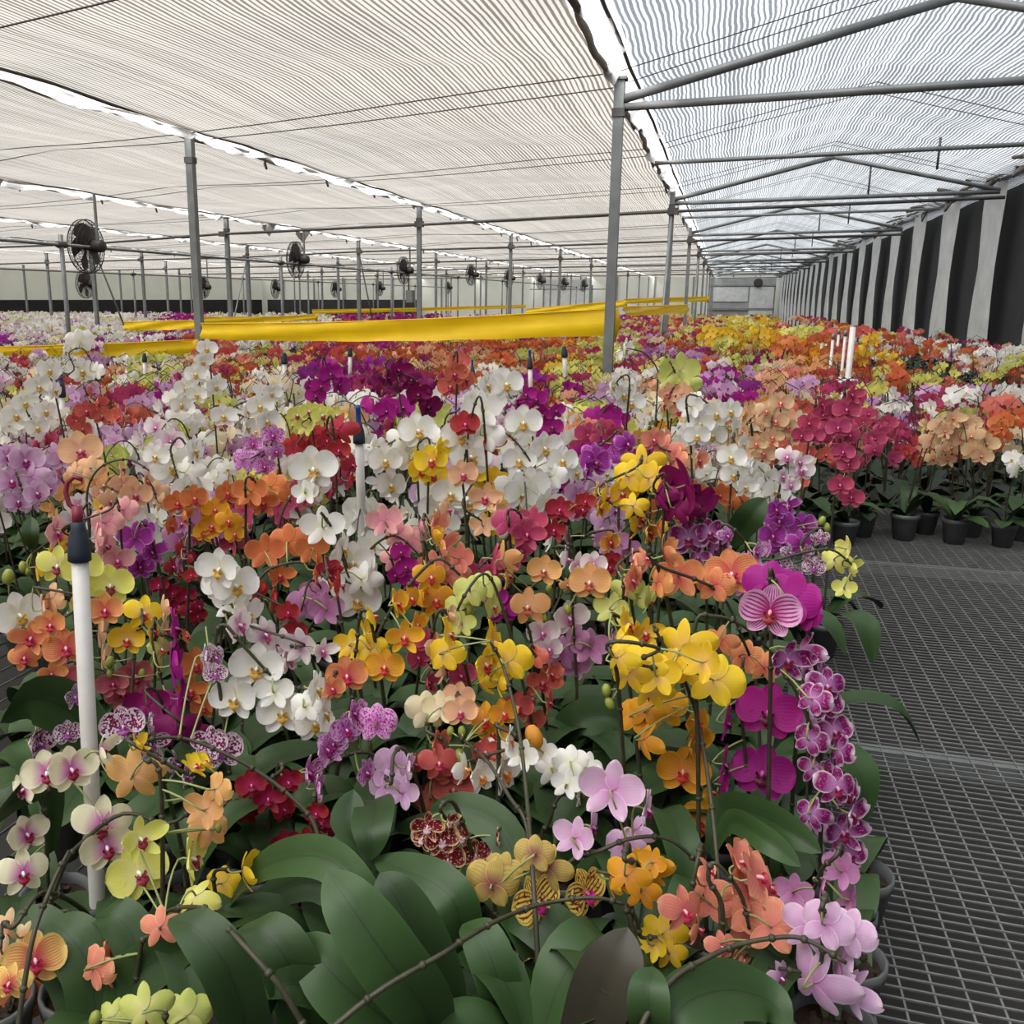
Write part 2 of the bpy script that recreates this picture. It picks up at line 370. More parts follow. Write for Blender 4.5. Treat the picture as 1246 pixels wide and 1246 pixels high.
def leaf_pts(mb, path, W, nv=4, fold=.25, m=0, side=None, n=4, peak=.55):
    """strap leaf along a path, centre line lowest (folded on the midrib)"""
    P = crom(path, n); k = len(P)-1; pts = []; uv = []
    for i, p in enumerate(P):
        t = i/k; q = (t-peak)/(peak if t < peak else 1-peak); wd = W*max(0.0, 1-q*q)**(.55 if q < 0 else .72)
        if t < peak: wd = max(wd, W*.35)
        d = (P[min(i+1, k)]-P[max(i-1, 0)]).normalized()
        s = side if side is not None else d.cross(UP)
        s = (s-d*s.dot(d)); s = s.normalized() if s.length > 1e-4 else Vector((1, 0, 0)); nrm = s.cross(d)
        if nrm.z < 0 and side is None: nrm = -nrm
        for j in range(nv+1):
            v = -1+2*j/nv
            pts.append(p+s*(v*wd)+nrm*(fold*wd*(abs(v)**.75))); uv.append((t, .5+v/2))
    mb.grid(pts, uv, k, nv, m)
_leafm = {}
def leaf_mesh(i):
    if i not in _leafm:
        r = random.Random(100+i); L = r.uniform(.17, .26); h = r.uniform(.03, .12); dr = r.uniform(.0, .10)
        mb = MB(); leaf_pts(mb, [(0.01, 0, 0), (L*.35, 0, h), (L*.75, 0, h*1.05), (L, 0, h-dr)], r.uniform(.036, .05), 4, .3)
        _leafm[i] = mb.mesh('leaf', [M_['leaf']])
    return _leafm[i]
def pot_mesh():
    mb = MB(); mb.lathe([(.0, 0), (.042, 0), (.056, .095), (.06, .097), (.06, .115), (.055, .115), (.052, .095)], 16, 0); return mb.mesh('pot', [M_['pot']])
def bark_mesh():
    mb = MB(); r = random.Random(3); mb.lathe([(.0, .1), (.052, .096)], 12, 0)
    for i in range(22):
        a = r.uniform(0, 6.28); q = r.uniform(0, .042); s = r.uniform(.006, .013)
        mb.box(-s, s, -s*.6, s*.6, -s*.4, s*.4, 0, Matrix.Translation((q*math.cos(a), q*math.sin(a), .104)) @ Matrix.Rotation(r.uniform(0, 3), 4, (r.random(), r.random(), r.random()+.1)))
    return mb.mesh('bark', [M_['bark']], False)
POT = pot_mesh(); BARK = bark_mesh()
def bud_mesh(m, name):
    mb = MB(); mb.lathe([(.0, .5), (.18, .42), (.3, .2), (.33, -.05), (.24, -.32), (.08, -.47), (0, -.5)], 8, 0); return mb.mesh(name, [m])
BUD = bud_mesh(M_['bud'], 'bud')
_budk = {}
BENCH = .55; POTTOP = BENCH+.105
# ------------------------------------------------------------------ greenhouse shell
ROWX = [-0.87, -5.3, -9.9, -14.5, -19.0, -23.6, -28.2, -32.8]; SP = 7.6
ROWY = [7.65, 8.85, 10.05, 12.0, 13.0, 14.0, 15.0, 16.0]
YE = 74.0; XW = 3.6; XL = -38.0; HZ = 3.32
def prisma(name, x0, x1, y0, y1, z0, z1, m, kind='structure', parent=None):
    mb = MB(); mb.box(x0, x1, y0, y1, z0, z1); o = mb.build(name, m, parent, smooth=False)
    if kind and parent is None: o['kind'] = kind
    return o
prisma('floor', XL-2, XW+3, -8, YE+2, -.1, 0, M_['floor'])

def net_mat(name, period, light, dark, share, tint, wobble):
    m = bpy.data.materials.new(name); m.use_nodes = True; nt = m.node_tree; N = nt.nodes; L = nt.links
    tc = N.new('ShaderNodeTexCoord'); sp = N.new('ShaderNodeSeparateXYZ'); L.new(tc.outputs['Object'], sp.inputs[0])
    def M2(op, a, b=None, c=None):
        n = N.new('ShaderNodeMath'); n.operation = op
        for i, q in enumerate((a, b, c)):
            if q is None: continue
            if isinstance(q, (int, float)): n.inputs[i].default_value = q
            else: L.new(q, n.inputs[i])
        return n.outputs[0]
    no = N.new('ShaderNodeTexNoise'); no.inputs['Scale'].default_value = 1.3; no.inputs['Detail'].default_value = 3; L.new(tc.outputs['Object'], no.inputs['Vector'])
    wob = M2('MULTIPLY', M2('SUBTRACT', no.outputs[0], .5), period*wobble)
    ph = M2('MULTIPLY', M2('ADD', sp.outputs[0], wob), 2*PI/period)
    # every strip has its own tone
    idx = M2('FLOOR', M2('DIVIDE', M2('ADD', sp.outputs[0], wob), period))
    wn = N.new('ShaderNodeTexWhiteNoise'); wn.noise_dimensions = '1D'; L.new(idx, wn.inputs['W'])
    thr = M2('MULTIPLY_ADD', wn.outputs[0], .9, share-.45)
    mp = N.new('ShaderNodeMapRange'); L.new(M2('SUBTRACT', M2('SINE', ph), thr), mp.inputs[0]); mp.inputs[1].default_value = -.15; mp.inputs[2].default_value = .15
    mx = N.new('ShaderNodeMix'); mx.data_type = 'RGBA'; L.new(mp.outputs[0], mx.inputs[0]); mx.inputs[6].default_value = lin(light); mx.inputs[7].default_value = lin(dark)
    # dirt stains and blotches of their own shape
    mpg = N.new('ShaderNodeMapping'); mpg.inputs['Scale'].default_value = (.35, .9, .5); L.new(tc.outputs['Object'], mpg.inputs[0])
    n2 = N.new('ShaderNodeTexNoise'); n2.inputs['Scale'].default_value = .9; n2.inputs['Detail'].default_value = 6; n2.inputs['Roughness'].default_value = .62; L.new(mpg.outputs[0], n2.inputs['Vector'])
    m3 = N.new('ShaderNodeMapRange'); L.new(n2.outputs[0], m3.inputs[0]); m3.inputs[1].default_value = .38; m3.inputs[2].default_value = .68; m3.inputs[3].default_value = 1.0; m3.inputs[4].default_value = .72
    mt = N.new('ShaderNodeMix'); mt.data_type = 'RGBA'; mt.blend_type = 'MULTIPLY'; mt.inputs[0].default_value = 1; L.new(mx.outputs[2], mt.inputs[6])
    cm = N.new('ShaderNodeMix'); cm.data_type = 'RGBA'; L.new(m3.outputs[0], cm.inputs[0]); cm.inputs[6].default_value = (0, 0, 0, 1); cm.inputs[7].default_value = lin(tint)
    L.new(cm.outputs[2], mt.inputs[7])
    tr = N.new('ShaderNodeBsdfTranslucent'); L.new(mt.outputs[2], tr.inputs[0])
    df = N.new('ShaderNodeBsdfDiffuse'); L.new(mt.outputs[2], df.inputs[0])
    ms = N.new('ShaderNodeMixShader'); ms.inputs[0].default_value = .22; L.new(tr.outputs[0], ms.inputs[1]); L.new(df.outputs[0], ms.inputs[2])
    tp = N.new('ShaderNodeBsdfTransparent'); m2 = N.new('ShaderNodeMixShader'); tf = M2('MULTIPLY_ADD', mp.outputs[0], -.17, .215); L.new(tf, m2.inputs[0]); L.new(ms.outputs[0], m2.inputs[1]); L.new(tp.outputs[0], m2.inputs[2])
    L.new(m2.outputs[0], N['Material Output'].inputs[0]); N.remove(N['Principled BSDF'])
    return m
NET = net_mat('shade_net', .042, (98, 96, 92), (60, 55, 50), .2, (255, 250, 244), 1.3)
NET2 = net_mat('shade_net_side', .036, (108, 109, 111), (60, 63, 67), .1, (248, 252, 255), 3.0)
def zc(x, y):
    """height of the left net: tied at the rows, sagging a little between the cross wires"""
    k = abs(((x-ROWX[0]) % 4.6)/4.6-.5)*2
    s = ((y-ROWY[0]+.25*(ROWX[0]-x)) % (SP/2))/(SP/2)
    return HZ+.02-.10*math.sin(PI*s)*(1-.5*k)+.05*(1-k)
def sheet(name, xs, ys, zf, m):
    mb = MB(); P = [Vector((x, y, zf(x, y))) for y in ys for x in xs]
    mb.grid(P, [(0, 0)]*len(P), len(ys)-1, len(xs)-1); o = mb.build(name, m); o['kind'] = 'structure'; return o
fr = lambda a, b, s: [a+(b-a)*i/max(1, round((b-a)/s)) for i in range(max(1, round((b-a)/s))+1)]
# bays of net between the post rows: separate lengths with a seam above each row
bays = [(ROWX[i+1]+.06, ROWX[i]-.10) for i in range(5)]+[(XL, ROWX[5]-.06)]
CE = []
for (a, b) in bays: CE.append(sheet('ceiling', fr(a, b, .9), fr(-8, YE, .95), zc, NET))
RIDGE = 1.35
def zr(x, y):
    t = x-ROWX[0]
    return HZ+.04+(.24*t if x < RIDGE else .24*(RIDGE-ROWX[0])-.27*(x-RIDGE))+.015*math.sin(y*2.3+x)
CR = sheet('ceiling', fr(ROWX[0]+.10, XW+.5, .35), fr(-8, YE, .8), zr, NET2)
# cross wires that carry the nets
for k in range(-2, 16):
    for dy in (0, .42):
        y = ROWY[0]+k*SP/2+dy
        if y > YE-1: continue
        for bi, (a, b) in enumerate(bays[:5]):
            pts = [(x, y+.25*(ROWX[0]-x), zc(x, y+.25*(ROWX[0]-x))-.02) for x in fr(a, b, .8)]
            mb = MB(); mb.tube(pts, .006 if k < 4 else .008, 4, cap=False); mb.build('wire', M_['dark_steel'], CE[bi])
        if k % 1 == 0:
            pts = [(x, y, zr(x, y)-.02) for x in fr(ROWX[0], XW, .7)]
            mb = MB(); mb.tube(pts, .005, 4, cap=False); mb.build('wire', M_['dark_steel'], CR)

rnd = random.Random(11)
ORD = ['first', 'second', 'third', 'fourth', 'fifth', 'sixth', 'seventh', 'eighth', 'ninth', 'tenth', 'eleventh', 'twelfth']
ROWN = ['the row beside the right aisle', 'the second row from the right aisle', 'the third row from the right aisle', 'the fourth row from the right aisle', 'the fifth row from the right aisle', 'the sixth row from the right aisle', 'the far left row', 'the outermost left row']
# seams: crumpled white sheet and rolled net above each row
for ri in range(5):
    X = ROWX[ri]; big = 1.0 if ri < 2 else .8
    t = empty('rolled_net_seam', (X, ROWY[ri], 0), 'white crumpled sheet and rolled grey net running above '+ROWN[ri], 'net seam')
    mb = MB(); P = []; U = []; y = -6.0; ys = []
    while y < YE-1: ys.append(y); y += .16+y*.004 if y > 0 else .3
    for i, yy in enumerate(ys):
        wv = .05*math.sin(yy*3.1)+.035*math.sin(yy*7.3+1); wd = (.035+.028*abs(math.sin(yy*1.7+ri)))*big
        for j in range(5):
            a = j/4*2-1
            P.append(Vector((wv+a*wd+rnd.uniform(-.012, .012), yy-ROWY[ri], HZ-.035-.07*(1-a*a)*abs(math.sin(yy*2.2+ri*2))+rnd.uniform(-.02, .02)))); U.append((0, 0))
    mb.grid(P, U, len(ys)-1, 4); mb.build('gutter_sheet', M_['gutter'], t)
    mb = MB(); mb.tube([(-.07+.015*math.sin(q*2.6)+.008*math.sin(q*9), q-ROWY[ri], HZ-.02+.015*math.sin(q*3.3)-.02*abs(math.sin(q*.8))) for q in ys], .026*big, 6, cap=False); mb.build('net_roll', M_['netroll'], t)
    mb = MB(); mb.tube([(.09, q-ROWY[ri], HZ-.01+.01*math.sin(q*4)) for q in ys[::2]], .014, 5, cap=False); mb.build('edge_rope', M_['dark_steel'], t)
    q = ROWY[ri]+1.8
    while q < 46:
        mb = MB(); L = rnd.uniform(.08, .17); mb.tube([(-.07, q-ROWY[ri], HZ-.03), (-.075, q-ROWY[ri]+.01, HZ-.03-L*.5), (-.05, q-ROWY[ri], HZ-.03-L)], [.012, .02, .014], 5); mb.build('net_tie', M_['dark_steel'], t)
        q += rnd.uniform(1.5, 2.8)
# torn flaps of net hanging from the third seam
for (x, y, s, wh) in ((-9.9, 11.2, .32, 'above the largest fan'), (-9.85, 19.6, .26, 'just right of the second nearest post'), (-9.9, 21.5, .3, 'above the second largest fan'), (-12.2, 12.6, .3, 'at the upper left edge')):
    mb = MB(); P = []; U = []
    for i in range(5):
        for j in range(4):
            P.append(Vector((s*(i/4-.5)*1.3, .04*math.sin(i*2+j), -s*j/3*(1-.7*abs(i/4-.5)*2)+.03*math.sin(i*3)))); U.append((0, 0))
    mb.grid(P, U, 4, 3); o = mb.build('net_flap', M_['netroll']); o.location = (x, y, HZ-.03)
    tag(o, 'torn scrap of grey net under the ceiling, '+wh, 'net scrap', 'torn scraps of net under the ceiling')

def post(x, y, h, s, label, group=None, brace=0):
    t = empty('steel_post', (x, y, 0), label, 'post', group)
    mb = MB(); mb.box(-s/2, s/2, -s/2, s/2, 0, h); mb.build('shaft', M_['steel'], t, smooth=False)
    mb = MB(); mb.box(-s*.75, s*.75, -s*.75, s*.75, h, h+.02); mb.box(-s*.62, s*.62, -s*.62, s*.62, h-.26, h-.2); mb.build('collar', M_['dark_steel'], t, smooth=False)
    if brace:
        mb = MB(); mb.tube([(0, brace*.04, h-.35), (0, brace*1.5, .2)], .022, 6); mb.build('brace', M_['steel'], t)
    return t
for ri, X in enumerate(ROWX):
    n = 0
    for k in range(0, 9):
        y = ROWY[ri]+k*SP
        if y > YE-3: break
        x = X+(.0 if ri < 2 else rnd.uniform(-.1, .1))
        if ri == 0 and k == 0: lab = 'grey steel post at the right end of the yellow barrier sheet'
        elif ri == 1 and k == 0: lab = 'grey steel post where the two near yellow sheets meet'
        else: lab = 'grey square post, %s along %s' % (ORD[k], ROWN[ri])
        post(x, y, HZ-.06, .075 if ri < 2 else .08, lab, None, {(0, 1): -1, (0, 3): -1, (0, 5): -1, (2, 2): 1, (3, 1): 1, (3, 2): -1, (1, 5): 1}.get((ri, k), 0))
        n += 1
# thin intermediate posts far away carrying the fans' pipes
FX = [-9.82, -19.0]
# cross pipes tied under the posts, second row of posts onward
for k in range(1, 9):
    y0 = ROWY[0]+k*SP
    if y0 > YE-14: break
    pts = [(XW-.15, y0-.6, 2.97)]+[(ROWX[i]+.06, ROWY[i]+k*SP-.07, 2.95-.01*(i % 2)) for i in range(len(ROWX)) if ROWX[i] > -30]
    t = empty('cross_pipe', (0, y0, 0), 'dark horizontal pipe crossing the hall at the %s post of each row' % ORD[k], 'pipe')
    mb = MB(); mb.tube([(p[0], p[1]-y0, p[2]) for p in pts], .024 if k < 3 else .028, 8); mb.build('pipe_run', M_['dark_steel'], t)
    for i in range(6):
        mb = MB(); p = (ROWX[i]+.02, ROWY[i]+k*SP-.06-y0, 2.95); mb.box(p[0]-.08, p[0]+.08, p[1]-.035, p[1]+.03, p[2]-.05, p[2]+.05); mb.build('clamp', M_['dark_steel'], t, smooth=False)
# long pipes that carry the fans
for i, X in enumerate(FX[:3]):
    t = empty('fan_pipe', (X, 6, 0), 'grey pipe running into the distance with fans, %s from the right aisle' % ORD[i], 'pipe')
    mb = MB(); mb.tube([(0, -4, 2.47), (0, 60, 2.47)], .026, 8); mb.build('pipe_run', M_['steel'], t)
    for q in range(0, 8):
        mb = MB(); mb.tube([(0, 6.5+q*7.6, 0), (0, 6.5+q*7.6, 2.62)], .035, 6); mb.build('support', M_['steel'], t)
        mb = MB(); mb.tube([(0, 6.4+q*7.6, 2.47), (0, 6.6+q*7.6, 2.47)], .05, 8); mb.build('clamp', M_['dark_steel'], t)
# right aisle trusses
for k in range(0, 9):
    y = ROWY[0]+k*SP; X = ROWX[0]
    if y > YE-3: break
    lab = 'steel truss from the yellow sheet\'s right post over the right aisle' if k == 0 else 'steel truss over the right aisle at the %s post' % ORD[k]
    t = empty('roof_truss', (X, y, 0), lab, 'truss'); W = XW-X-.08
    mb = MB(); mb.tube([(0, 0, 3.07), (W, 0, 3.10)], .03, 8); mb.build('tie_bar', M_['steel'], t)
    mb = MB(); mb.tube([(0, 0, 3.12), (RIDGE-X, 0, 3.12+.235*(RIDGE-X))], .034, 8); mb.build('rafter', M_['steel'], t)
    mb = MB(); mb.tube([(RIDGE-X, 0, 3.12+.235*(RIDGE-X)), (W, 0, 3.12)], .03, 8); mb.build('rafter', M_['steel'], t)
    mb = MB(); mb.tube([(W*.62, 0, 3.09), (W*.62, 0, 3.50)], .014, 6); mb.build('strut', M_['dark_steel'], t)
for k in range(0, 16):   # light purlins between the trusses
    y = ROWY[0]+SP*.5*(k+1)+.0
    if y > YE-3: break
    if k % 2 == 1: continue
    t = empty('aisle_rail', (ROWX[0], y, 0), 'thin horizontal rail over the right aisle in bay %s' % ORD[k//2], 'rail')
    mb = MB(); mb.tube([(0, 0, 3.16), (XW-ROWX[0]-.1, 0, 3.2)], .024, 6); mb.build('pipe_run', M_['steel'], t)
    mb = MB(); mb.tube([(2.9, 0, 2.98), (2.9, 0, 3.3)], .012, 6); mb.build('hanger', M_['dark_steel'], t)

# right wall: dark net behind white plastic strips
wr = prisma('wall_right', XW+.25, XW+.3, -8, YE, 0, 3.5, M_['dark'])
for i in range(26):
    y = 1.6+i*2.8+rnd.uniform(-.12, .12); wd = rnd.uniform(1.0, 1.25)
    mb = MB(); P = []; n = 5
    for a in range(9):
        for j in range(n+1):
            P.append(Vector((XW+.02*math.sin(j*2+a)+(.05 if j in (0, n) else 0), y+wd*j/n+.012*math.sin(a*1.3+i), -.0+a*.42)))
    mb.grid(P, [(0, 0)]*len(P), 8, n); mb.build('panel', M_['column'], wr)
mb = MB(); mb.box(XW-.04, XW+.06, -6, YE, 3.34, 3.44); mb.build('beam', M_['steel'], wr, smooth=False)
mb = MB()
for i in range(150):   # tangle of tied net along the wall's top
    y = 4+i*.46; a = rnd.uniform(-.35, .1)
    mb.tube([(XW-.02, y, 3.36), (XW+a-.12, y+rnd.uniform(.1, .4), 3.32+rnd.uniform(-.2, .1)), (XW-.02, y+.7, 3.38)], rnd.uniform(.012, .04), 5)
o = mb.build('rolled_netting', M_['netroll'], wr); o['kind'] = 'stuff'
# far and left walls
wf = prisma('wall_far', XL, XW+.3, YE, YE+.1, 0, 3.6, M_['wall'])
prisma('wall_left', XL-.1, XL, -8, YE, 0, 3.4, M_['wall'])
prisma('wall_back', XL, XW+.3, -8.1, -8, 0, 3.4, M_['wall'])
dk = prisma('shade_curtain', -.1, .1, 0, 36, 0, 1.62, M_['dark'], None); dk.location = (-37.4, 36.5, 0)
tag(dk, 'long black shade cloth closing the far left side', 'curtain')
dk2 = prisma('shade_curtain', 0, 13.5, -.1, .1, 0, 1.62, M_['dark'], None); dk2.location = (-37.2, YE-.6, 0)
tag(dk2, 'black shade cloth along the left end of the far wall', 'curtain')
for i in range(14):
    mb = MB(); x = -36+i*2.8; mb.box(x, x+.09, YE-.12, YE-.02, 0, 3.5); mb.build('batten', M_['steel'], wf, smooth=False)
# grey end building at the end of the aisle
t = empty('end_building', (1.1, YE-3, 0), 'grey metal shed closing the end of the right aisle', 'shed')
mb = MB(); mb.box(-2.2, 2.2, 0, .1, 0, 3.1); mb.build('wall', mat('shed_metal', (150, 152, 150), .5, .3, .25, 2), t, smooth=False)
mb = MB(); mb.box(-2.0, .4, -.06, 0, 1.5, 2.5); mb.build('window', M_['column'], t, smooth=False)
mb = MB(); mb.box(.5, 2.1, -.08, 0, .6, 2.5); mb.build('door', M_['column'], t, smooth=False)
mb = MB(); mb.box(-2.2, 2.2, -.1, 0, .9, 1.05); mb.box(-2.2, 2.2, -.1, 0, 2.55, 2.65); mb.build('rail', M_['steel'], t, smooth=False)
mb = MB(); mb.lathe([(0, 0), (.28, 0), (.3, .12), (.24, .14), (.0, .1)], 16, 0, Matrix.Translation((1.0, -.1, 2.8)) @ Matrix.Rotation(R(90), 4, 'X')); mb.build('fan', M_['fan'], t)
# white doorway structure far off in the middle
t = empty('white_doorway', (-11.5, YE-1.5, 0), 'white door frame standing at the far end in the middle', 'door frame')
mb = MB(); mb.box(-1.9, -1.8, -.05, .05, 0, 2.7); mb.build('jamb', M_['steel'], t, smooth=False)
mb = MB(); mb.box(1.8, 1.9, -.05, .05, 0, 2.7); mb.build('jamb', M_['steel'], t, smooth=False)
mb = MB(); mb.box(-2.9, 2.9, -.05, .05, 2.35, 2.43); mb.build('rail', M_['steel'], t, smooth=False)
mb = MB(); mb.box(-1.8, 1.8, 0, .03, 2.43, 3.1); mb.build('panel', M_['gutter'], t, smooth=False)
mb = MB(); mb.box(-1.8, 1.8, 0, .03, 0, 2.3); mb.build('panel', M_['column'], t, smooth=False)

# ------------------------------------------------------------------ hanging fans
def fan_meshes():
    g = MB(); Rr = .42
    for i in range(44):   # cage wires front and back
        a = 2*PI*i/44; c, s = math.cos(a), math.sin(a)
        g.tube([(0.03*c, .02, .03*s), (.0+.28*c, .12, .28*s), (Rr*c, .04, Rr*s), (Rr*c, -.04, Rr*s), (.28*c, -.11, .28*s), (.05*c, -.1, .05*s)], .0036, 3, cap=False)
    for (r, y) in ((Rr, .04), (Rr, -.04), (.28, .12), (.28, -.11), (.36, .09), (.36, -.09), (.2, .13), (.2, -.12), (.12, .1), (.12, -.11)):
        g.tube([(r*math.cos(2*PI*j/24), y, r*math.sin(2*PI*j/24)) for j in range(25)], .009 if r == Rr else .004, 4, cap=False)
    b = MB()
    for i in range(5):
        P = []
        for a in range(7):
            for q in range(4):
                th = 2*PI*i/5+a/6*1.1; rr = .05+.33*q/3*(.78+.22*math.sin(PI*a/6)); P.append(Vector((rr*math.cos(th), .05*(a/6-.5)*(1+.3*q), rr*math.sin(th))))
        b.grid(P, [(0, 0)]*len(P), 6, 3)
    h = MB(); h.lathe([(0, -.34), (.08, -.33), (.1, -.29), (.1, -.15), (.06, -.12), (.05, .04), (.03, .07), (0, .075)], 14, 0, Matrix.Rotation(R(-90), 4, 'X'))
    return g.mesh('cage', [M_['fan']]), b.mesh('blades', [M_['blade']]), h.mesh('motor', [M_['fan']])
FC, FB, FM = fan_meshes()
FANS = [  # place, distance, turn, label
 (105, 300, 15.6, 73, 'largest of the hanging black fans, near the upper left'),
 (360, 316, 23.0, 74, 'black hanging fan between the two nearest posts, left of the middle'),
 (491, 329, 30.7, 70, 'black hanging fan left of the thin middle post, with a small box below'),
 (573, 334, 38.8, 66, 'hanging fan next to the right of the one with a box'),
 (619, 337, 45.5, 60, 'hanging fan, second to the right of the one with a box'),
 (657, 340, 53.0, 64, 'hanging fan, third to the right of the one with a box'),
 (686, 342, 61.0, 60, 'hanging fan, second farthest of the line nearest the aisle'),
 (710, 343, 69.0, 60, 'farthest hanging fan, close to the nearest post'),
 (104, 349, 29.0, 75, 'smaller black fan hanging directly below the largest fan'),
 (247, 351, 36.5, 72, 'small fan seen just right of the second nearest post'),
 (335, 352, 42.0, 80, 'small distant fan left of the second hanging fan'),
 (408, 352, 49.0, 70, 'small distant fan between the two middle hanging fans'),
 (462, 351, 55.0, 70, 'small distant fan left of the fan with a box'),
 (545, 350, 67.0, 70, 'tiny distant fan right of the thin middle post')]
for (x, y, D, a, lab) in FANS:
    p = at(x, y, D); p.z = min(2.62, max(2.1, p.z)); s = 1.0
    t = empty('hanging_fan', p, lab, 'fan', None, YAW+R(a)); t.scale = (s, s, s)
    link('cage', FC, t); link('blades', FB, t, Matrix.Rotation(rnd.uniform(0, 2), 4, 'Y')); link('motor', FM, t); 
    _b = MB(); _b.tube([(0, -.22, -.02), (0, -.22, HZ-.03-p.z)], .026, 6); _b.box(-.07, .07, -.28, -.14, -.05, .06); _b.build('bracket', M_['steel'], t, smooth=False)
    if (x, y) == (491, 329):
        mb = MB(); mb.box(-.13, .13, -.34, -.12, -1.0, -.62); mb.build('switch_box', M_['box'], t, smooth=False)
        mb = MB(); mb.tube([(0, -.18, 0), (0, -.18, -.64)], .016, 5); mb.build('cable', M_['dark_steel'], t)

# ------------------------------------------------------------------ yellow barrier sheets between the posts
def tape(p0, p1, h0, h1, lab, sag=.05):
    p0 = Vector(p0); p1 = Vector(p1); t = empty('yellow_barrier_sheet', p0, lab, 'barrier sheet'); P = []; U = []; n = 22; mb = MB(); d = p1-p0
    nrm = Vector((-d.y, d.x, 0)).normalized()
    for i in range(n+1):
        s = i/n; h = h0+(h1-h0)*s; b = d*s-UP*(sag*math.sin(PI*s))
        for j in range(5):
            q = j/4; P.append(b+UP*(-h*q-.004*math.sin(i*1.7+j))+nrm*(.016*math.sin(q*6+i*.35)+.006*math.sin(i*2.1+j*1.5))); U.append((0, 0))
    mb.grid(P, U, n, 4); mb.build('sheet', M_['tape'], t)
    mb = MB(); mb.tube([d*(i/12)-UP*(sag*math.sin(PI*i/12)-.004) for i in range(13)], .006, 5); mb.build('rope', M_['tape'], t)
    if (p0-p1).length < 6:
        mb = MB(); mb.tube([d, d-UP*h1*.5+nrm*.03, d-UP*h1*1.25], [.03, .045, .02], 6); mb.build('knot', M_['tape'], t)
A1 = at(748, 376, 7.62); B1 = at(244, 394, 9.95)
tape(B1, A1, .16, .205, 'long yellow plastic sheet stretched between the two nearest posts', .035)
tape(at(-60, 424, 8.6), at(238, 414, 9.9), .07, .145, 'narrow yellow sheet stretched left from the second nearest post', .01)
tape(at(760, 374, 7.9), at(838, 371, 15.0), .07, .14, 'yellow sheet running from the nearest post to the one behind it', 0)
tape(at(150, 392, 14.2), at(242, 390, 13.4), .13, .12, 'short yellow sheet behind the second nearest post', 0)
tape(at(246, 386, 17.5), at(385, 383, 18.6), .1, .1, 'thin yellow sheet farther back right of the second nearest post', .02)
tape(at(640, 376, 22), at(760, 366, 20), .12, .12, 'distant yellow sheet beyond the near long one', .0)
tape(at(760, 364, 21), at(862, 361, 24), .1, .12, 'thin distant yellow sheet beside the right aisle', .0)
tape(at(380, 377, 30), at(640, 371, 34), .12, .1, 'farthest yellow sheet, a thin line across the middle', .02)
mb = MB()
for q in range(6): mb.tube([(0, 0, 0), (.03*math.cos(q), .0, .03*math.sin(q*1.3)), (.05*math.cos(q+.5), .01, .045*math.sin(q*1.3+.4))], .004, 4)
o = mb.build('wire_twist', M_['dark_steel'], None); o.location = at(364, 407, 9.3)
tag(o, 'small dark twist of wire on the lower edge of the long yellow sheet', 'wire')

# ------------------------------------------------------------------ benches
def bench(name, x0, x1, y0, y1, label, fine=None):
    t = empty(name, ((x0+x1)/2, y0, 0), label, 'bench'); cx = (x0+x1)/2
    for x in (x0, x1):
        mb = MB(); mb.box(x-cx-.02, x-cx+.02, 0, y1-y0, BENCH-.05, BENCH-.006); mb.build('side_rail', M_['steel'], t, smooth=False)
    y = 0
    while y <= y1-y0:
        mb = MB(); mb.box(x0-cx, x1-cx, y-.02, y+.02, BENCH-.075, BENCH-.03)
        for x in (x0+.15, x1-.15): mb.box(x-cx-.022, x-cx+.022, y-.022, y+.022, 0, BENCH-.06)
        mb.build('trestle', M_['steel'], t, smooth=False); y += 1.9
    mb = MB(); sx = .034; w_ = .0018
    if fine:
        fx0, fx1, fy0, fy1 = fine
        x = fx0
        while x <= fx1: mb.box(x-cx-w_, x-cx+w_, fy0-y0, fy1-y0, BENCH-.006, BENCH-.002); x += .05
        y = fy0; k = 0
        while y <= fy1: mb.box(fx0-cx, fx1-cx, y-y0-w_, y-y0+w_, BENCH-.003, BENCH); y += .026
        x = x0
        while x < fx0: mb.box(x-cx-.002, x-cx+.002, 0, y1-y0, BENCH-.006, BENCH-.002); x += .08
    else:
        x = x0
        while x < x1: mb.box(x-cx-.004, x-cx+.004, 0, y1-y0, BENCH-.006, BENCH-.002); x += .12
    o = mb.build('wire_mesh', M_['wire'], t, smooth=False); o['kind'] = 'stuff'
bench('orchid_bench', -4.75, 1.75, .55, 24, 'low wire-topped bench that carries the nearest orchids, bare at the right', (.15, 1.75, .6, 6.5))
bench('orchid_bench', -9.4, -5.6, 5, 40, 'low bench of orchids beyond the second nearest post')
bench('orchid_bench', -14.2, -10.3, 5, 40, 'low bench of orchids beyond the largest hanging fan')
bench('orchid_bench', 2.15, 3.35, 5, 26, 'narrow bench of orchids in front of the white-striped right wall')

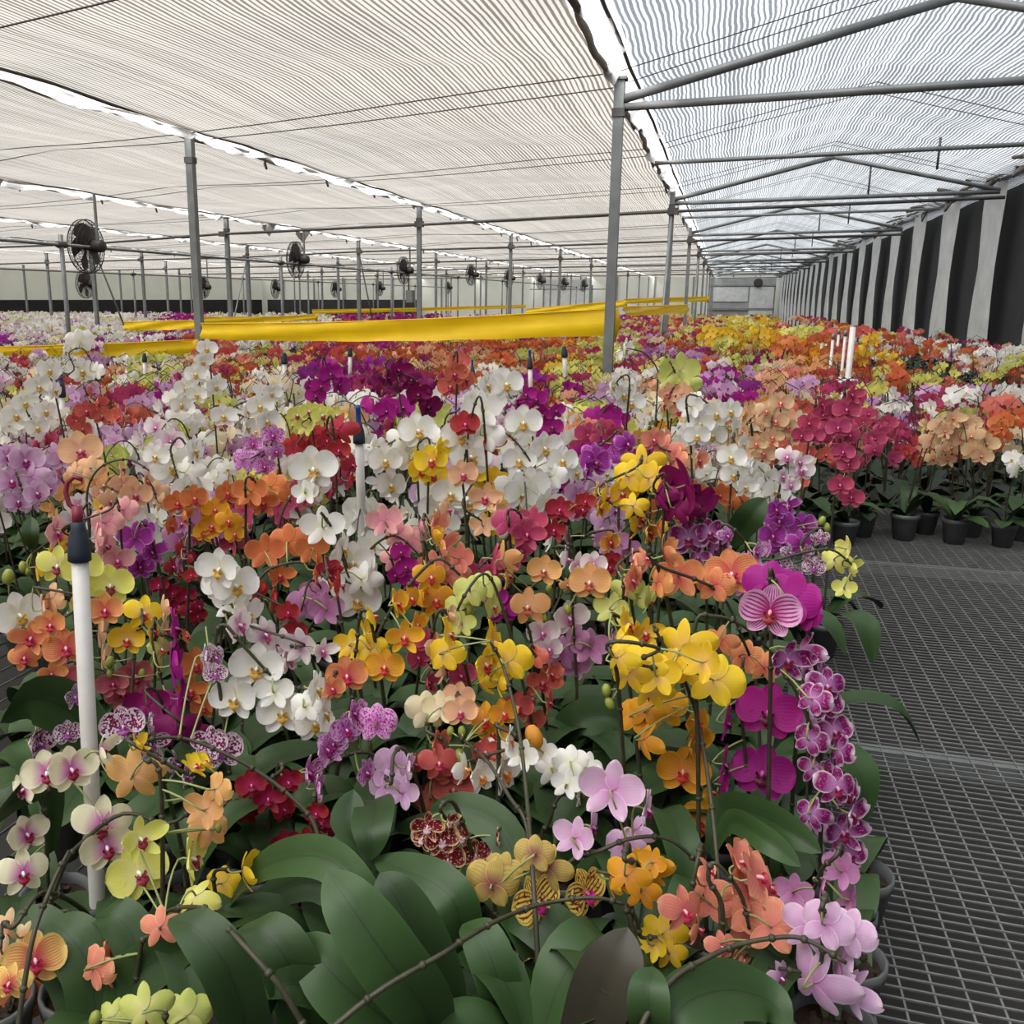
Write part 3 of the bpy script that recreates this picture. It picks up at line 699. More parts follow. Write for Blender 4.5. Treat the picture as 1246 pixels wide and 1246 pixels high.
# ------------------------------------------------------------------ sprinkler pipes standing among the flowers
def sprinkler(top, bot, D, wpx, label, hook=0, blue=1, D2=None):
    a = at(top[0], top[1], D); b = at(bot[0], bot[1], D2 or D); d = (b-a); r = .5*wpx*D/FPX/1.0
    foot = b+d.normalized()*max(0, (b.z-.02)/max(.2, -d.normalized().z))
    foot = Vector((b.x, b.y, .0)) if b.z < .75 else Vector((b.x+d.x*.4, b.y+d.y*.4, .0))
    t = empty('sprinkler_pipe', a, label, 'sprinkler pipe')
    pts = [a, b, foot]
    mb = MB(); mb.tube([p-a for p in (a, a.lerp(b, .5), b, b.lerp(foot, .5), foot)], r, 14); mb.build('pipe', M_['pipe_white'], t)
    u = (a-b).normalized(); Mx = facing(u)
    mb = MB(); mb.lathe([(r*1.0, -r*.4), (r*1.36, -r*.2), (r*1.36, r*.9), (r*1.2, r*2.6), (r*.85, r*3.6), (r*.85, r*4.4), (r*.6, r*4.5), (0, r*4.5)], 16, 0, Mx); mb.build('cap', M_['cap'], t)
    if blue:
        mb = MB(); mb.lathe([(r*.55, r*4.4), (r*.55, r*7.4), (r*.62, r*7.5), (r*.5, r*8.2), (0, r*8.4)], 10, 0, Mx); mb.build('nozzle', M_['blue'], t)
    if hook:
        mb = MB(); mb.box(-r*.5, r*.5, -r*.5, r*.5, r*4.2, r*6.4, 0, Mx)
        mb.tube([Mx @ Vector(p) for p in ((r*.2, 0, r*6), (r*.9, 0, r*6.6), (r*1.25, 0, r*8), (r*1.0, 0, r*9.2), (r*.2, 0, r*9.9), (-r*.8, 0, r*9.6))], r*.3, 8); mb.build('hook', M_['hook'], t)
    return t
sprinkler((97, 680), (121, 1142), 1.42, 21, 'thick white pipe with navy cap and maroon hook leaning at the left', 1, 0, 1.36)
sprinkler((437, 538), (441, 665), 2.5, 11, 'white sprinkler pipe with black cap and blue nozzle near the middle')
sprinkler((75, 482), (79, 590), 4.3, 7.5, 'white sprinkler pipe with dark cap at the left behind the peach bloom')
sprinkler((687, 434), (688, 470), 6.5, 5.5, 'small white sprinkler pipe among orange flowers below the yellow sheet', 0, 0)
sprinkler((346, 442), (347, 490), 5.6, 5.5, 'small white sprinkler pipe below the dark wire twist', 0, 0)
sprinkler((426, 433), (426, 470), 6.6, 4.5, 'thin white sprinkler pipe right of the one below the wire twist', 0, 0)
sprinkler((575, 458), (576, 500), 4.6, 5, 'blue-tipped sprinkler pipe above the large white blooms', 0, 1)
sprinkler((645, 448), (646, 490), 5.2, 5.4, 'blue-tipped sprinkler pipe left of the orange flowers in the middle', 0, 1)
sprinkler((176, 440), (177, 480), 6.6, 4.5, 'thin dark-capped sprinkler pipe below the narrow yellow sheet', 0, 0)
# ------------------------------------------------------------------ the orchids one can pick out
# name of colour | depth m | blooms "x,y,width,yaw[,pitch[,roll]]" (yaw 0 looks at the camera, 180 away) | buds | stem through pixels | label
HERO = [
 # front left
 ('sunset', 1.1, '42,1168,74,10,-5,-6; 12,1196,50,-30', '', '! 18,1285,1.0 38,1150,1.06 62,1080,1.12 84,1035,1.16', 'pale orange orchid with red-flushed centre at the lower left corner'),
 ('orange_striped', 1.2, '25,1222,60,15; 52,1232,40,60', '', '', 'small orange orchid with fine red stripes below the red-flushed one'),
 ('tan', 1.2, '10,1128,46,160; 28,1140,38,140,-10; 4,1160,44,170', '', '', 'yellow-tan orchid with half-closed blooms seen from behind'),
 ('cream_pink', 1.33, '57,940,60,-8; 86,936,62,22; 32,1015,52,25; 28,1062,62,8; 124,1003,72,0,-14; 30,960,44,-60; 122,915,50,70', '', '60,1100 56,1010 54,975 66,955 88,950', 'cream orchid with violet-pink centres and crimson lips behind the leaning stake'),
 ('cream_pink', 1.25, '130,1030,64,5,-20', '', '45,1150 75,1060 100,1025 150,990 205,1002 240,980', 'cream and pink orchid bloom hanging below the long arching grey stem'),
 ('apricot', 1.27, '162,944,76,170,5; 250,985,54,150; 262,960,46,120; 256,1010,50,200', '253,968,12; 266,1008,12', '198,1190 198,1060 196,960 190,930 175,925', 'pale apricot orchid seen from behind beside the leaning stake'),
 ('yellow', 1.3, '168,908,34,80,30; 236,935,40,88,50; 248,930,36,100,50', '', '', 'orchid holding up narrow yellow petals above the apricot blooms'),
 ('lemon', 1.2, '168,1062,76,18,0,8; 232,1045,66,70,-5; 238,1090,54,140,-40; 170,1020,60,25', '', '! 385,1290,.9 350,1215,.91 310,1165,.93 262,1115,1.0 240,1104,1.08 205,1108 188,1130', 'lemon yellow orchid with large fleshy blooms below the arching grey stem'),
 ('salmon', 1.17, '135,1172,70,62,-5; 114,1178,56,120; 195,1128,54,170; 208,1172,54,60,-30; 182,1150,46,140', '110,1164,24', '160,1246 170,1160 178,1140 198,1140', 'salmon orchid turned edge-on at the foot of the leaning stake'),
 ('olive', 1.18, '92,1150,62,55,-10; 72,1182,50,40', '', '', 'brownish olive orchid with purple throat beside the red-flushed one'),
 ('lime', 1.05, '176,1230,68,170,0; 226,1236,64,175,0; 136,1238,46,150', '116,1240,22', '200,1246 202,1230', 'dull yellow-green orchid seen from behind at the bottom edge'),
 ('yellow', 1.3, '295,1060,54,84,0; 270,1075,44,160', '', '264,1120 262,1090 262,1060 290,1060', 'narrow apricot-yellow orchid bloom standing edge-on beside the big arching leaf'),
 # left, second row
 ('orange_striped', 1.75, '80,788,54,2; 38,776,48,-14; 30,800,40,-10; 128,742,44,-5; 62,760,40,-20; 92,742,34,80,20; 62,820,36,10', '', '', 'orange orchid with fine red veins and crimson lips left of the leaning stake'),
 ('lemon', 1.85, '70,688,52,-8; 134,712,56,0; 112,735,48,-10; 100,692,50,12', '', '', 'large pale lemon orchid with dark red lips around the leaning stake'),
 ('yellow', 1.8, '175,746,48,12,0,-14; 155,778,44,-8; 186,768,34,70', '134,806,16; 134,820,11; 173,820,13; 194,820,12', '', 'yellow orchid with dark red lips right of the leaning stake'),
 ('lime', 1.8, '196,790,34,40; 190,808,32,70', '', '', 'small greenish yellow orchid with cupped half-open blooms'),
 ('peach', 1.85, '52,742,44,80,0; 62,728,44,110; 120,768,46,84; 124,800,40,80; 196,740,36,100; 200,765,40,80', '', '', 'peach-yellow orchid with blooms edge-on behind the orange veined ones'),
 ('white', 1.9, '23,748,62,22,-12', '10,702,20', '', 'white orchid with ochre lip at the left edge above the orange ones'),
 ('rose_striped', 1.8, '165,822,46,0; 138,832,40,-10; 150,845,46,5; 80,826,44,0; 100,838,36,20', '', '', 'dusky rose orchid with fine stripes behind the leaning stake'),
 ('magenta', 1.75, '212,765,58,86,0; 208,810,64,88,0; 222,850,60,80; 206,860,44,180', '', '', 'magenta orchid with blooms hanging edge-on in a column beside the yellow ones'),
 ('wine', 1.7, '180,858,54,175; 215,885,60,180; 232,895,46,160', '', '', 'deep magenta orchid seen from behind above the spotted white ones'),
 ('harlequin', 1.55, '150,884,54,-5,5; 182,905,44,20; 192,922,34,80; 180,880,30,90; 214,930,38,75; 226,945,32,60', '', '', 'white orchid heavily spotted with dark purple beside the apricot blooms'),
 ('harlequin', 1.6, '47,905,50,50; 90,848,36,30; 62,868,36,80; 82,892,34,15; 54,880,28,60', '', '', 'lilac-white spotted orchid in the shade left of the stake'),
 ('harlequin', 1.5, '270,912,54,-5,-5; 255,905,46,170; 248,800,40,80; 262,820,30,0; 262,800,36,40', '', '! 398,1080,1.27 385,1010,1.32 365,980,1.34 330,950,1.36 290,925,1.37 240,903,1.38 205,897,1.37 172,902,1.35', 'spotted orchid on a long grey stem that arches over the red ones'),
 ('orange', 1.85, '238,808,46,10; 232,840,40,10; 226,775,26,80,20; 248,860,34,0', '', '', 'tawny orange orchid behind the magenta column'),
 ('purple', 2.15, '165,655,46,170; 184,672,38,30; 170,690,36,20; 178,645,30,150', '', '', 'bright violet orchid with frilled petals in front of dark leaves'),
 ('pink', 2.05, '68,648,44,60; 128,636,42,160; 128,664,42,60; 142,682,40,20; 116,655,40,90; 150,620,36,150', '', '', 'pale salmon-pink orchid around the cap of the leaning stake'),
 ('yellow', 2.1, '80,660,32,60; 62,668,26,80; 44,690,40,90; 120,618,30,80,20', '28,690,14; 34,695,10', '', 'amber yellow orchid half hidden behind the pale pink one'),
 ('dark_red', 2.3, '193,712,24,0; 210,722,26,0; 226,726,26,10; 232,744,28,10; 218,738,26,-10; 242,738,22,40; 240,750,24,20', '', '', 'small dark red orchid in front of a dark leaf'),
 ('red', 2.2, '236,652,30,60; 222,668,28,70; 210,690,28,60; 228,680,26,80; 218,700,22,80', '', '262,650 245,670 225,665 212,680', 'string of small orange-red orchid blooms pointing down to the left'),
 ('orange', 2.15, '216,612,34,0; 236,606,36,20; 250,620,30,60; 222,628,30,70; 208,640,28,60', '', '', 'deep orange orchid left of the amber ones'),
 ('gold', 2.15, '262,620,34,0; 278,634,32,10; 258,640,32,-10; 285,650,26,20; 248,648,28,-20; 294,640,26,60', '', '', 'amber orchid with rounded blooms below the tall orange ones'),
 ('orange', 2.05, '306,598,46,160; 330,592,40,150; 320,612,38,10; 296,606,36,170; 350,604,34,60; 276,600,34,20', '', '', 'deep orange orchid with blooms fanned above the round pale orange ones'),
 ('orange', 1.9, '323,672,50,178,-5; 351,660,50,170,-5; 378,668,46,200; 386,694,44,80; 405,702,40,70; 340,700,36,20', '', '300,740 320,700 340,688 365,684 392,690 410,690', 'pale orange orchid with round blooms turned away beside the white cluster'),
 ('red', 1.85, '300,718,42,10; 312,722,38,70; 330,730,34,90', '314,745,13; 333,738,18', '', 'orange-red orchid with dark lip in front of the white cascade'),
 ('white', 1.75, '268,692,56,-30; 286,712,60,20; 283,735,50,150; 300,748,48,60; 268,712,46,-10', '', '', 'upper part of the white orchid cascade beside the orange-red bloom'),
 ('white', 1.55, '313,812,66,-8; 343,866,62,2; 287,850,60,-24; 384,838,50,70; 382,880,52,20; 394,868,48,75; 334,842,50,170; 372,860,44,160', '', '262,790 272,760 300,790 340,830 380,840', 'big white orchid with ochre lips low in the middle of the left half'),
 ('blush', 1.7, '290,760,52,60; 322,772,48,40; 344,786,46,160; 366,786,52,150,10; 350,800,46,60; 392,792,36,30', '', '', 'white orchid tinged with pink above the big white blooms'),
 ('red', 1.8, '358,770,36,30; 350,745,30,20; 232,700,20,10', '', '', 'dark red orchid glimpsed between the white blooms'),
 ('white', 1.9, '393,642,56,175,-10; 430,684,56,-8; 435,730,58,5; 452,700,50,80; 404,708,42,150; 417,668,46,70; 440,705,50,170', '', '', 'white orchid with large blooms below the middle sprinkler pipe'),
 ('mauve', 1.9, '370,736,48,170; 396,742,46,190; 385,720,40,150; 350,760,38,80', '', '', 'mauve-pink orchid in the shade between two white ones'),
 ('white', 1.95, '381,570,60,2,-5; 384,592,44,60; 372,600,34,170', '', '340,640 360,596 374,585', 'single large white orchid bloom facing out above the orange ones'),
 ('red', 1.75, '414,712,40,84; 400,700,34,60; 398,690,30,10', '', '', 'orange-red orchid edge-on in front of the white blooms'),
 ('orange_striped', 1.6, '422,822,52,2; 404,838,34,20', '', '', 'salmon orchid with red veins and crimson lip right of the big white blooms'),
 ('gold', 1.65, '492,775,48,4; 468,811,48,0; 482,735,42,70,10; 506,760,36,60; 500,728,36,40', '', '436,826 455,782 480,735 510,698 535,680 560,700', 'golden yellow orchid with red lips under the long arching stem'),
 ('yellow', 1.68, '445,772,44,80,20; 428,786,44,160; 450,790,44,170; 455,750,36,90,20; 432,806,40,180', '', '', 'bright yellow orchid with half-open blooms left of the golden ones'),
 ('gold', 1.75, '524,702,44,20; 530,730,48,10; 518,720,40,60; 545,752,46,80; 527,655,40,90,20', '', '', 'deep yellow orchid with magenta lips right of the arching stem'),
 # centre
 ('pink', 2.0, '468,634,46,180; 497,658,46,175; 482,650,40,150; 478,680,38,170; 510,640,38,80', '', '372,775 400,735 430,695 455,664 480,652 503,668 518,688', 'dusty pink orchid on the stem that arches in the middle of the picture'),
 ('salmon', 1.95, '536,664,50,70; 545,700,54,170; 560,680,44,150; 530,640,40,60; 528,690,44,170', '', '', 'salmon-pink orchid with large blooms turned away in the centre'),
 ('peach', 2.1, '563,577,38,10; 591,605,42,-4; 602,622,34,60; 545,620,34,70; 588,640,34,170', '', '', 'pale peach orchid with crimson lips in front of the white mass'),
 ('rose', 1.95, '618,636,42,180; 641,650,44,10; 648,634,40,170; 632,670,44,60; 600,680,44,100; 588,700,46,160; 612,690,40,30', '', '', 'rose-red orchid with violet lips in the centre'),
 ('magenta', 1.9, '493,690,30,20; 500,705,30,0; 487,672,28,30; 612,740,44,20; 600,725,36,10; 480,700,24,30', '', '', 'bright pink-magenta orchid blooms scattered between the yellow ones'),
 ('apricot', 1.75, '662,694,42,0; 718,708,52,-12; 643,738,52,-18,0,10; 612,680,46,120,20; 618,700,42,80; 690,712,20,40', '662,752,12; 691,742,13; 668,716,11', '640,900 648,800 640,756 628,738 660,705 690,713 720,735', 'apricot orchid with ochre lips at the centre of the picture'),
 ('lime', 1.7, '572,720,44,178; 590,712,38,170; 600,738,38,60; 556,740,38,160; 562,760,36,180', '570,742,16', '', 'greenish yellow orchid seen from behind below the rose-red blooms'),
 ('yellow', 1.6, '600,782,62,80,5; 618,805,58,160,10; 590,808,54,40; 545,772,48,84,10; 540,796,50,150; 584,830,44,120,20; 606,830,42,80', '', '! 657,1285,1.1 654,1160,1.13 648,1060,1.2 640,960,1.36 630,880,1.48 612,810 596,780', 'tall yellow orchid with blooms edge-on on a thick grey stem'),
 ('peach', 1.65, '540,812,46,100; 534,790,44,60; 556,760,36,80; 546,750,30,90,20', '', '', 'pale peach-yellow orchid left of the tall yellow one'),
 ('mauve', 1.85, '682,795,48,175; 718,788,50,185; 700,810,40,170; 742,780,36,80; 700,776,34,150', '', '700,980 702,860 700,800 694,700 690,640', 'lilac-mauve orchid with two large blooms turned away'),
 ('blush', 1.8, '702,690,44,40; 692,752,48,30; 660,770,42,10; 690,680,36,80; 668,790,34,20; 722,686,34,10', '', '', 'white orchid with pink flushed throat behind the apricot one'),
 ('coral', 1.7, '660,830,46,10; 646,850,40,70; 670,820,36,60; 650,800,34,150; 645,880,44,60; 630,860,40,20; 668,855,34,80', '', '', 'coral red orchid hanging behind the thick grey stem'),
 ('rose', 1.75, '560,822,40,30; 546,850,44,20; 520,830,40,60; 508,800,36,30; 520,780,34,10; 590,870,34,20', '', '', 'dark rose orchid between the peach blooms and the cream one'),
 ('coral', 1.55, '534,928,50,10; 532,905,40,60; 552,960,54,0; 524,972,46,170; 570,985,40,20; 548,938,44,0; 590,915,38,20; 505,930,30,60', '', '', 'large coral-rose orchid low in the centre behind the white blooms with orange lips'),
 ('cream', 1.6, '519,866,54,180,10; 536,862,46,175', '', '505,1020 516,950 520,900 518,878', 'cream orchid with a bloom turned away on a thin green stem'),
 ('gold', 1.55, '590,876,48,10; 612,868,40,30; 600,892,36,0', '548,890,13; 562,890,14; 560,921,20', '! 646,1120,1.22 642,1010,1.3 620,970,1.36 596,930,1.44 570,905 556,896', 'orange-yellow orchid with red lip beside plump green buds'),
 ('peach', 1.58, '558,848,40,0,0; 560,866,42,10', '', '', 'pale peach orchid with a bloom held upright left of the orange-yellow one'),
 ('white_orange', 1.5, '612,940,60,64; 598,918,44,20,20; 620,900,40,80; 636,920,44,160; 565,935,44,70; 584,945,48,50; 660,915,36,180', '650,897,30', '', 'white orchid with bright orange lips behind the forked stem'),
 ('white', 1.5, '672,936,50,172; 694,928,46,180; 714,935,44,160; 706,960,46,84; 690,955,40,170; 728,945,30,170', '', '660,1020 668,1000 680,970 700,966', 'greenish white orchid with thin blooms seen from behind'),
 ('lilac', 1.3, '744,962,80,176,0; 700,1020,56,150; 786,985,56,84; 760,1030,50,170; 772,1010,44,120; 720,1006,44,80', '', '620,1135 690,1052 730,1035 770,1020 815,1022 860,1060', 'large pale lilac orchid seen from behind with veined petals'),
 ('lilac_spotted', 1.52, '458,880,52,178; 421,888,44,30; 397,912,46,40; 405,905,38,10; 445,940,38,60; 374,940,50,60; 384,960,44,84; 430,868,40,60; 438,880,34,20', '', '410,1000 392,955 400,930 440,915 468,930 490,970 510,1040', 'lilac orchid with purple spotted centres below the big white blooms'),
 ('lilac', 1.52, '478,930,50,176; 494,934,40,84; 470,958,46,170; 490,965,46,160; 470,945,34,20', '', '', 'lilac orchid with pointed blooms facing away right of the spotted one'),
 ('dark_red', 1.45, '306,955,40,0; 326,972,42,10; 350,952,36,30; 298,988,38,-10; 300,966,34,60; 345,985,34,40; 282,985,30,20', '', '', 'dark red orchid with pink lips under the arching spotted stem'),
 ('dark_red', 1.4, '348,1028,40,5; 374,1026,40,10; 404,1022,36,50; 390,1002,34,30; 384,990,30,10; 362,1040,34,-10', '', '', 'second dark red orchid sprawling above the big arching leaf'),
 ('maroon_cream', 1.3, '520,1005,42,0,-15; 545,1000,30,60; 536,1022,44,20; 560,1018,36,40; 545,1046,44,0; 578,1040,40,30; 598,1035,40,10; 515,1020,36,-40; 604,1018,30,80', '', '', 'maroon orchid with cream edges and pale pink lips in the low centre'),
 ('maroon_cream', 1.22, '624,1158,34,70,-30; 636,1172,30,60,-40', '', '590,1158 620,1150 634,1144', 'small drooping maroon and white orchid bloom on a side twig'),
 ('olive', 1.25, '598,1076,66,176,10; 610,1060,50,160; 664,1056,62,165; 650,1040,50,180', '', '602,1128 602,1100 600,1085', 'brownish yellow orchid with round blooms turned away in the low centre'),
 ('tiger', 1.18, '652,1097,70,42,-5,8; 712,1086,66,50,-5,8', '', '! 390,1270,.9 420,1238,.92 470,1200,.94 540,1160,.98 570,1140,1.02 610,1118,1.08 660,1100 720,1092 760,1100', 'yellow orchid tiger-striped with maroon and holding magenta lips'),
 ('gold', 1.2, '762,1065,58,170; 786,1058,58,150,20; 742,1070,44,90; 780,1085,50,180; 795,1050,40,150', '', '', 'orange-yellow orchid with blooms turned away right of the striped ones'),
 ('yellow', 1.22, '806,1136,58,166,0; 796,1150,44,140; 814,1160,44,175', '', '760,1100 775,1120 780,1140 800,1140', 'small yellow orchid seen from behind above the dark pointed leaf'),
 ('salmon', 1.2, '832,1108,62,40,-5; 858,1078,56,150; 866,1100,50,160; 862,1060,40,84,20; 850,1130,44,84', '', '', 'salmon orchid with wide pointed blooms low at the right'),
 ('salmon', 1.18, '905,1075,84,84,20; 920,1068,80,88,25; 932,1080,76,95,20; 915,1110,76,150; 938,1128,72,176; 910,1130,60,160; 900,1050,60,90,40', '', '880,1160 878,1100 862,1070 870,1050 900,1085 912,1130', 'large salmon-orange orchid with stacked blooms pointing up'),
 ('salmon', 1.15, '892,1172,44,60,-20; 900,1186,46,80,-30; 878,1152,40,30', '', '! 780,1250,.93 815,1195,.97 860,1166,1.0 905,1148,1.03 960,1140,1.03 990,1148,1.02 1030,1172,1.0', 'salmon orchid with small blooms under the long arching grey stem'),
 ('lilac', 1.08, '990,1196,92,150,20; 984,1128,72,175; 1004,1125,64,165; 1030,1134,64,150; 1035,1205,64,120; 1020,1170,60,100; 950,1190,44,60', '', '', 'very large pale lilac-pink orchid at the lower right'),
 ('mauve', 1.25, '966,1086,48,170; 1025,1060,50,150; 1000,1075,40,80; 1034,1095,44,120', '1034,1096,14', '', 'withered mauve orchid blooms beside the wire bench'),
 # right
 ('gold', 1.5, '806,862,62,-2; 831,938,64,4; 860,1000,62,-4; 772,872,52,150; 782,900,50,120; 848,880,46,60; 866,964,40,86,10; 846,905,50,60; 786,866,50,170', '', '! 880,1160,1.15 872,1040,1.28 862,950,1.38 850,880 832,826 805,780 795,760', 'golden orchid with dark red lips hanging down a long shiny stem'),
 ('yellow', 1.42, '832,788,72,160,10; 868,828,72,170,-10; 856,806,60,140; 780,810,64,150; 800,822,60,170; 764,820,54,150; 790,840,54,160; 752,800,48,140; 812,812,56,120', '738,840,16; 742,856,16', '', 'bright yellow orchid with large blooms turned away right of centre'),
 ('yellow', 1.55, '762,760,50,80,10; 774,782,56,60; 792,800,56,84; 752,780,50,120; 748,806,50,60; 784,770,44,30', '', '', 'yellow orchid with blooms crowding above the large yellow one'),
 ('lime', 1.7, '745,742,46,160; 754,760,44,60; 760,716,40,170; 776,724,40,150; 790,730,40,90', '', '', 'yellow-green orchid behind the bright yellow ones'),
 ('salmon', 1.7, '772,692,54,84,10; 768,706,46,70; 786,680,34,60,20', '', '', 'dull salmon orchid bloom standing edge-on right of centre'),
 ('orange_striped', 1.65, '890,698,66,5,5,10; 826,702,62,176; 868,712,50,160; 808,676,54,90,20; 800,708,44,120; 876,780,44,170; 905,800,48,150; 930,812,44,170', '', '', 'salmon-orange veined orchid with large blooms left of the striped magenta one'),
 ('magenta', 1.5, '936,712,66,178; 962,728,72,160; 978,742,60,130; 945,730,60,30', '', '', 'vivid magenta orchid behind the striped bloom'),
 ('striped_magenta', 1.42, '937,744,72,0,-8', '', '1002,980 996,860 985,770 952,738', 'pale orchid bloom netted with magenta stripes and yellow lip'),
 ('dark_harlequin', 1.42, '957,802,58,30,-15; 975,792,54,120; 996,820,50,60', '', '845,765 870,750 905,762 935,790', 'dark purple orchid bloom with a white rim below the striped one'),
 ('magenta', 1.5, '935,866,76,0,-4; 928,940,74,-2,-4;  884,880,50,84; 880,930,52,88; 890,840,46,90; 878,955,44,90', '931,1010,26', '900,1090 915,1040 912,980 905,900 900,840 905,800', 'fuchsia orchid with two round blooms one above the other'),
 ('dark_harlequin', 1.38, '1006,834,48,20; 1004,858,46,30; 1014,890,50,35,0,10; 1020,912,44,120; 1018,958,54,30; 1030,965,48,60; 1024,1012,56,30; 1036,990,50,70; 988,850,46,150; 985,900,44,160; 990,935,44,170; 986,990,46,160; 1010,935,44,70; 1032,1040,50,40', '', '1000,1110 998,1030 1000,960 988,890 968,840 950,815', 'purple orchid with white-rimmed blooms hanging in a long chain at the right'),
 ('lilac', 1.5, '985,880,44,170; 990,1000,50,150; 976,865,40,160', '', '', 'pale mauve orchid hanging behind the purple chain'),
 ('lemon', 1.9, '1016,682,38,170; 1030,668,34,120; 1034,690,34,80; 1028,716,30,170; 1004,845,18,60', '', '905,696 950,680 990,670 1015,670 1040,690', 'small yellow orchid on a long thin stem over the wire bench'),
 ('dark_harlequin', 1.9, '838,655,50,0,-5; 862,648,40,30; 870,668,36,40; 848,678,30,30; 880,655,30,60', '', '', 'bright pink-purple orchid with pale frilled edges below the dark magenta one'),
 ('purple', 2.0, '948,634,38,10; 940,652,36,20; 950,664,32,0; 976,640,38,30; 974,660,34,20; 944,620,30,30; 958,615,30,60', '1006,642,12; 1000,634,12', '', 'purple orchid with white-edged petals beside the wire bench'),
 ('lilac_spotted', 1.8, '906,688,40,5,0; 904,716,26,10; 885,652,26,40; 920,672,28,60; 935,668,24,120', '', '', 'small cupped purple orchid left of the long thin stem'),
 ('harlequin', 1.95, '950,688,26,20; 960,672,26,60; 998,655,24,10; 1000,682,26,20; 990,690,28,10; 966,698,24,40; 980,672,22,50; 938,690,22,20', '', '', 'small dark-spotted white orchid over the wire bench'),
 ('wine', 1.85, '835,590,78,120,15; 812,608,62,80; 846,615,60,60; 822,618,48,150; 800,602,50,110', '', '', 'very dark magenta orchid with big folded blooms right of centre'),
 ('yellow', 1.95, '782,568,56,176,10; 765,580,46,160; 790,582,48,150; 756,600,40,30; 770,616,38,170; 738,604,34,84; 725,600,34,84; 730,618,30,60; 776,640,40,80', '', '', 'bright yellow orchid left of the very dark magenta one'),
 ('fiesta', 1.95, '780,632,36,70; 790,648,34,60; 742,660,30,40; 800,640,36,90', '', '', 'yellow and red orchid with folded blooms under the dark magenta one'),
 ('mauve', 2.1, '745,660,44,180; 762,668,38,170; 730,655,30,160; 690,655,28,80,10', '', '', 'violet orchid bloom seen from behind beneath the yellow ones'),
 ('red', 2.0, '681,620,36,0; 674,645,34,0; 708,620,30,40; 712,610,26,10; 742,690,26,20; 745,680,22,0', '', '700,760 698,690 692,650 684,628', 'scarlet orchid with violet lips between the rose-red and yellow ones'),
 ('purple', 2.25, '724,562,44,30; 738,556,36,120; 745,540,38,90; 763,540,34,40; 712,570,34,60; 722,552,30,10', '', '', 'vivid purple orchid with hooded blooms left of the yellow ones'),
 # taller ones in the middle distance
 ('peach', 2.4, '98,548,52,0,-5,6; 148,570,30,80; 110,570,34,170; 90,575,30,150', '', '108,640 106,600 116,575 135,562 160,560 185,575', 'round peach orchid bloom with a coral lip beside the left sprinkler pipe'),
 ('peach', 2.5, '165,602,38,5; 134,610,32,40; 150,590,34,10; 120,600,28,70', '', '', 'peach orchid with magenta lips below the single round bloom'),
 ('tan', 2.55, '188,598,36,170; 178,585,26,60; 196,612,28,150', '', '', 'dull tan orchid turned away beside the peach one'),
 ('white', 3.5, '97,416,34,178,10; 100,451,34,0; 78,428,22,70; 116,452,26,120', '', '32,520 50,480 70,462 90,450 84,430 100,424 112,440', 'tall white orchid rising above the narrow yellow sheet at the left'),
 ('white', 2.3, '210,567,56,10,-6; 228,597,44,30; 236,548,40,60; 190,555,34,-20; 225,575,44,150', '', '', 'large white orchid beyond the cap of the leaning pipe'),
 ('white', 3.4, '238,455,28,0; 252,424,26,0; 226,472,28,0; 220,492,26,10; 246,440,26,30; 262,470,26,20; 240,480,26,-10', '', '', 'white orchid with a column of blooms at the foot of the second nearest post'),
 ('white', 3.0, '60,450,30,20; 48,470,32,-10; 30,490,32,10; 55,500,30,30; 20,505,34,0; 45,520,30,20; 66,475,28,60', '', '', 'white orchid with many blooms between the left edge and the left pipe'),
 ('lilac', 2.5, '30,560,44,20; 14,585,42,10; 38,580,40,150; 8,555,36,40; 44,600,34,30; 22,610,34,10', '', '', 'lilac-pink orchid at the left edge above the leaning pipe'),
 ('coral', 3.0, '105,500,28,10; 92,512,26,30; 118,490,26,60; 124,506,26,0; 100,522,24,20; 112,478,24,80', '', '', 'coral orchid with small blooms right of the left sprinkler pipe'),
 ('white', 2.8, '272,506,32,0,-6; 300,520,30,60; 316,494,34,10; 324,512,34,30; 300,500,26,70; 330,478,26,20', '', '', 'white orchid left of the single large white bloom, with ochre lips'),
 ('lilac_spotted', 2.7, '332,530,30,0; 318,552,28,10; 308,540,26,-10; 336,550,26,20; 322,568,28,0; 296,560,36,150', '', '', 'pink orchid with spotted throats left of the single large white bloom'),
 ('red', 2.4, '412,522,44,150; 397,536,34,20; 412,548,30,0; 428,566,36,60; 424,585,26,80', '', '', 'scarlet-coral orchid just left of the middle sprinkler pipe'),
 ('lemon', 3.0, '362,505,26,0; 376,500,26,10; 392,505,30,20; 410,505,26,0; 372,520,26,150', '', '', 'lemon orchid with small blooms behind the scarlet-coral one'),
 ('wine', 3.1, '484,450,34,30; 500,462,30,10; 472,460,26,60; 508,480,34,20; 520,495,36,40; 515,470,28,150', '', '', 'dark wine-magenta orchid behind the big white cluster'),
 ('magenta', 3.4, '402,455,30,10; 390,470,26,20; 412,468,28,40; 384,482,26,0; 398,445,26,150; 376,470,22,60', '', '', 'magenta orchid with a dense head below the dark wire twist'),
 ('white', 2.35, '508,524,50,20,6; 488,535,44,170; 468,560,44,20; 475,590,42,30; 455,545,36,60; 530,540,44,160; 500,556,44,10', '', '', 'large white orchid right of the middle sprinkler pipe'),
 ('yellow', 2.25, '524,560,42,10; 512,572,38,20; 534,548,36,60; 506,556,34,80; 528,578,36,0', '', '', 'yellow orchid in the middle of the white cluster'),
 ('red', 2.3, '566,516,36,0,-4; 602,520,32,84; 595,540,36,40', '', '', 'red orchid bloom in the middle of the white cluster'),
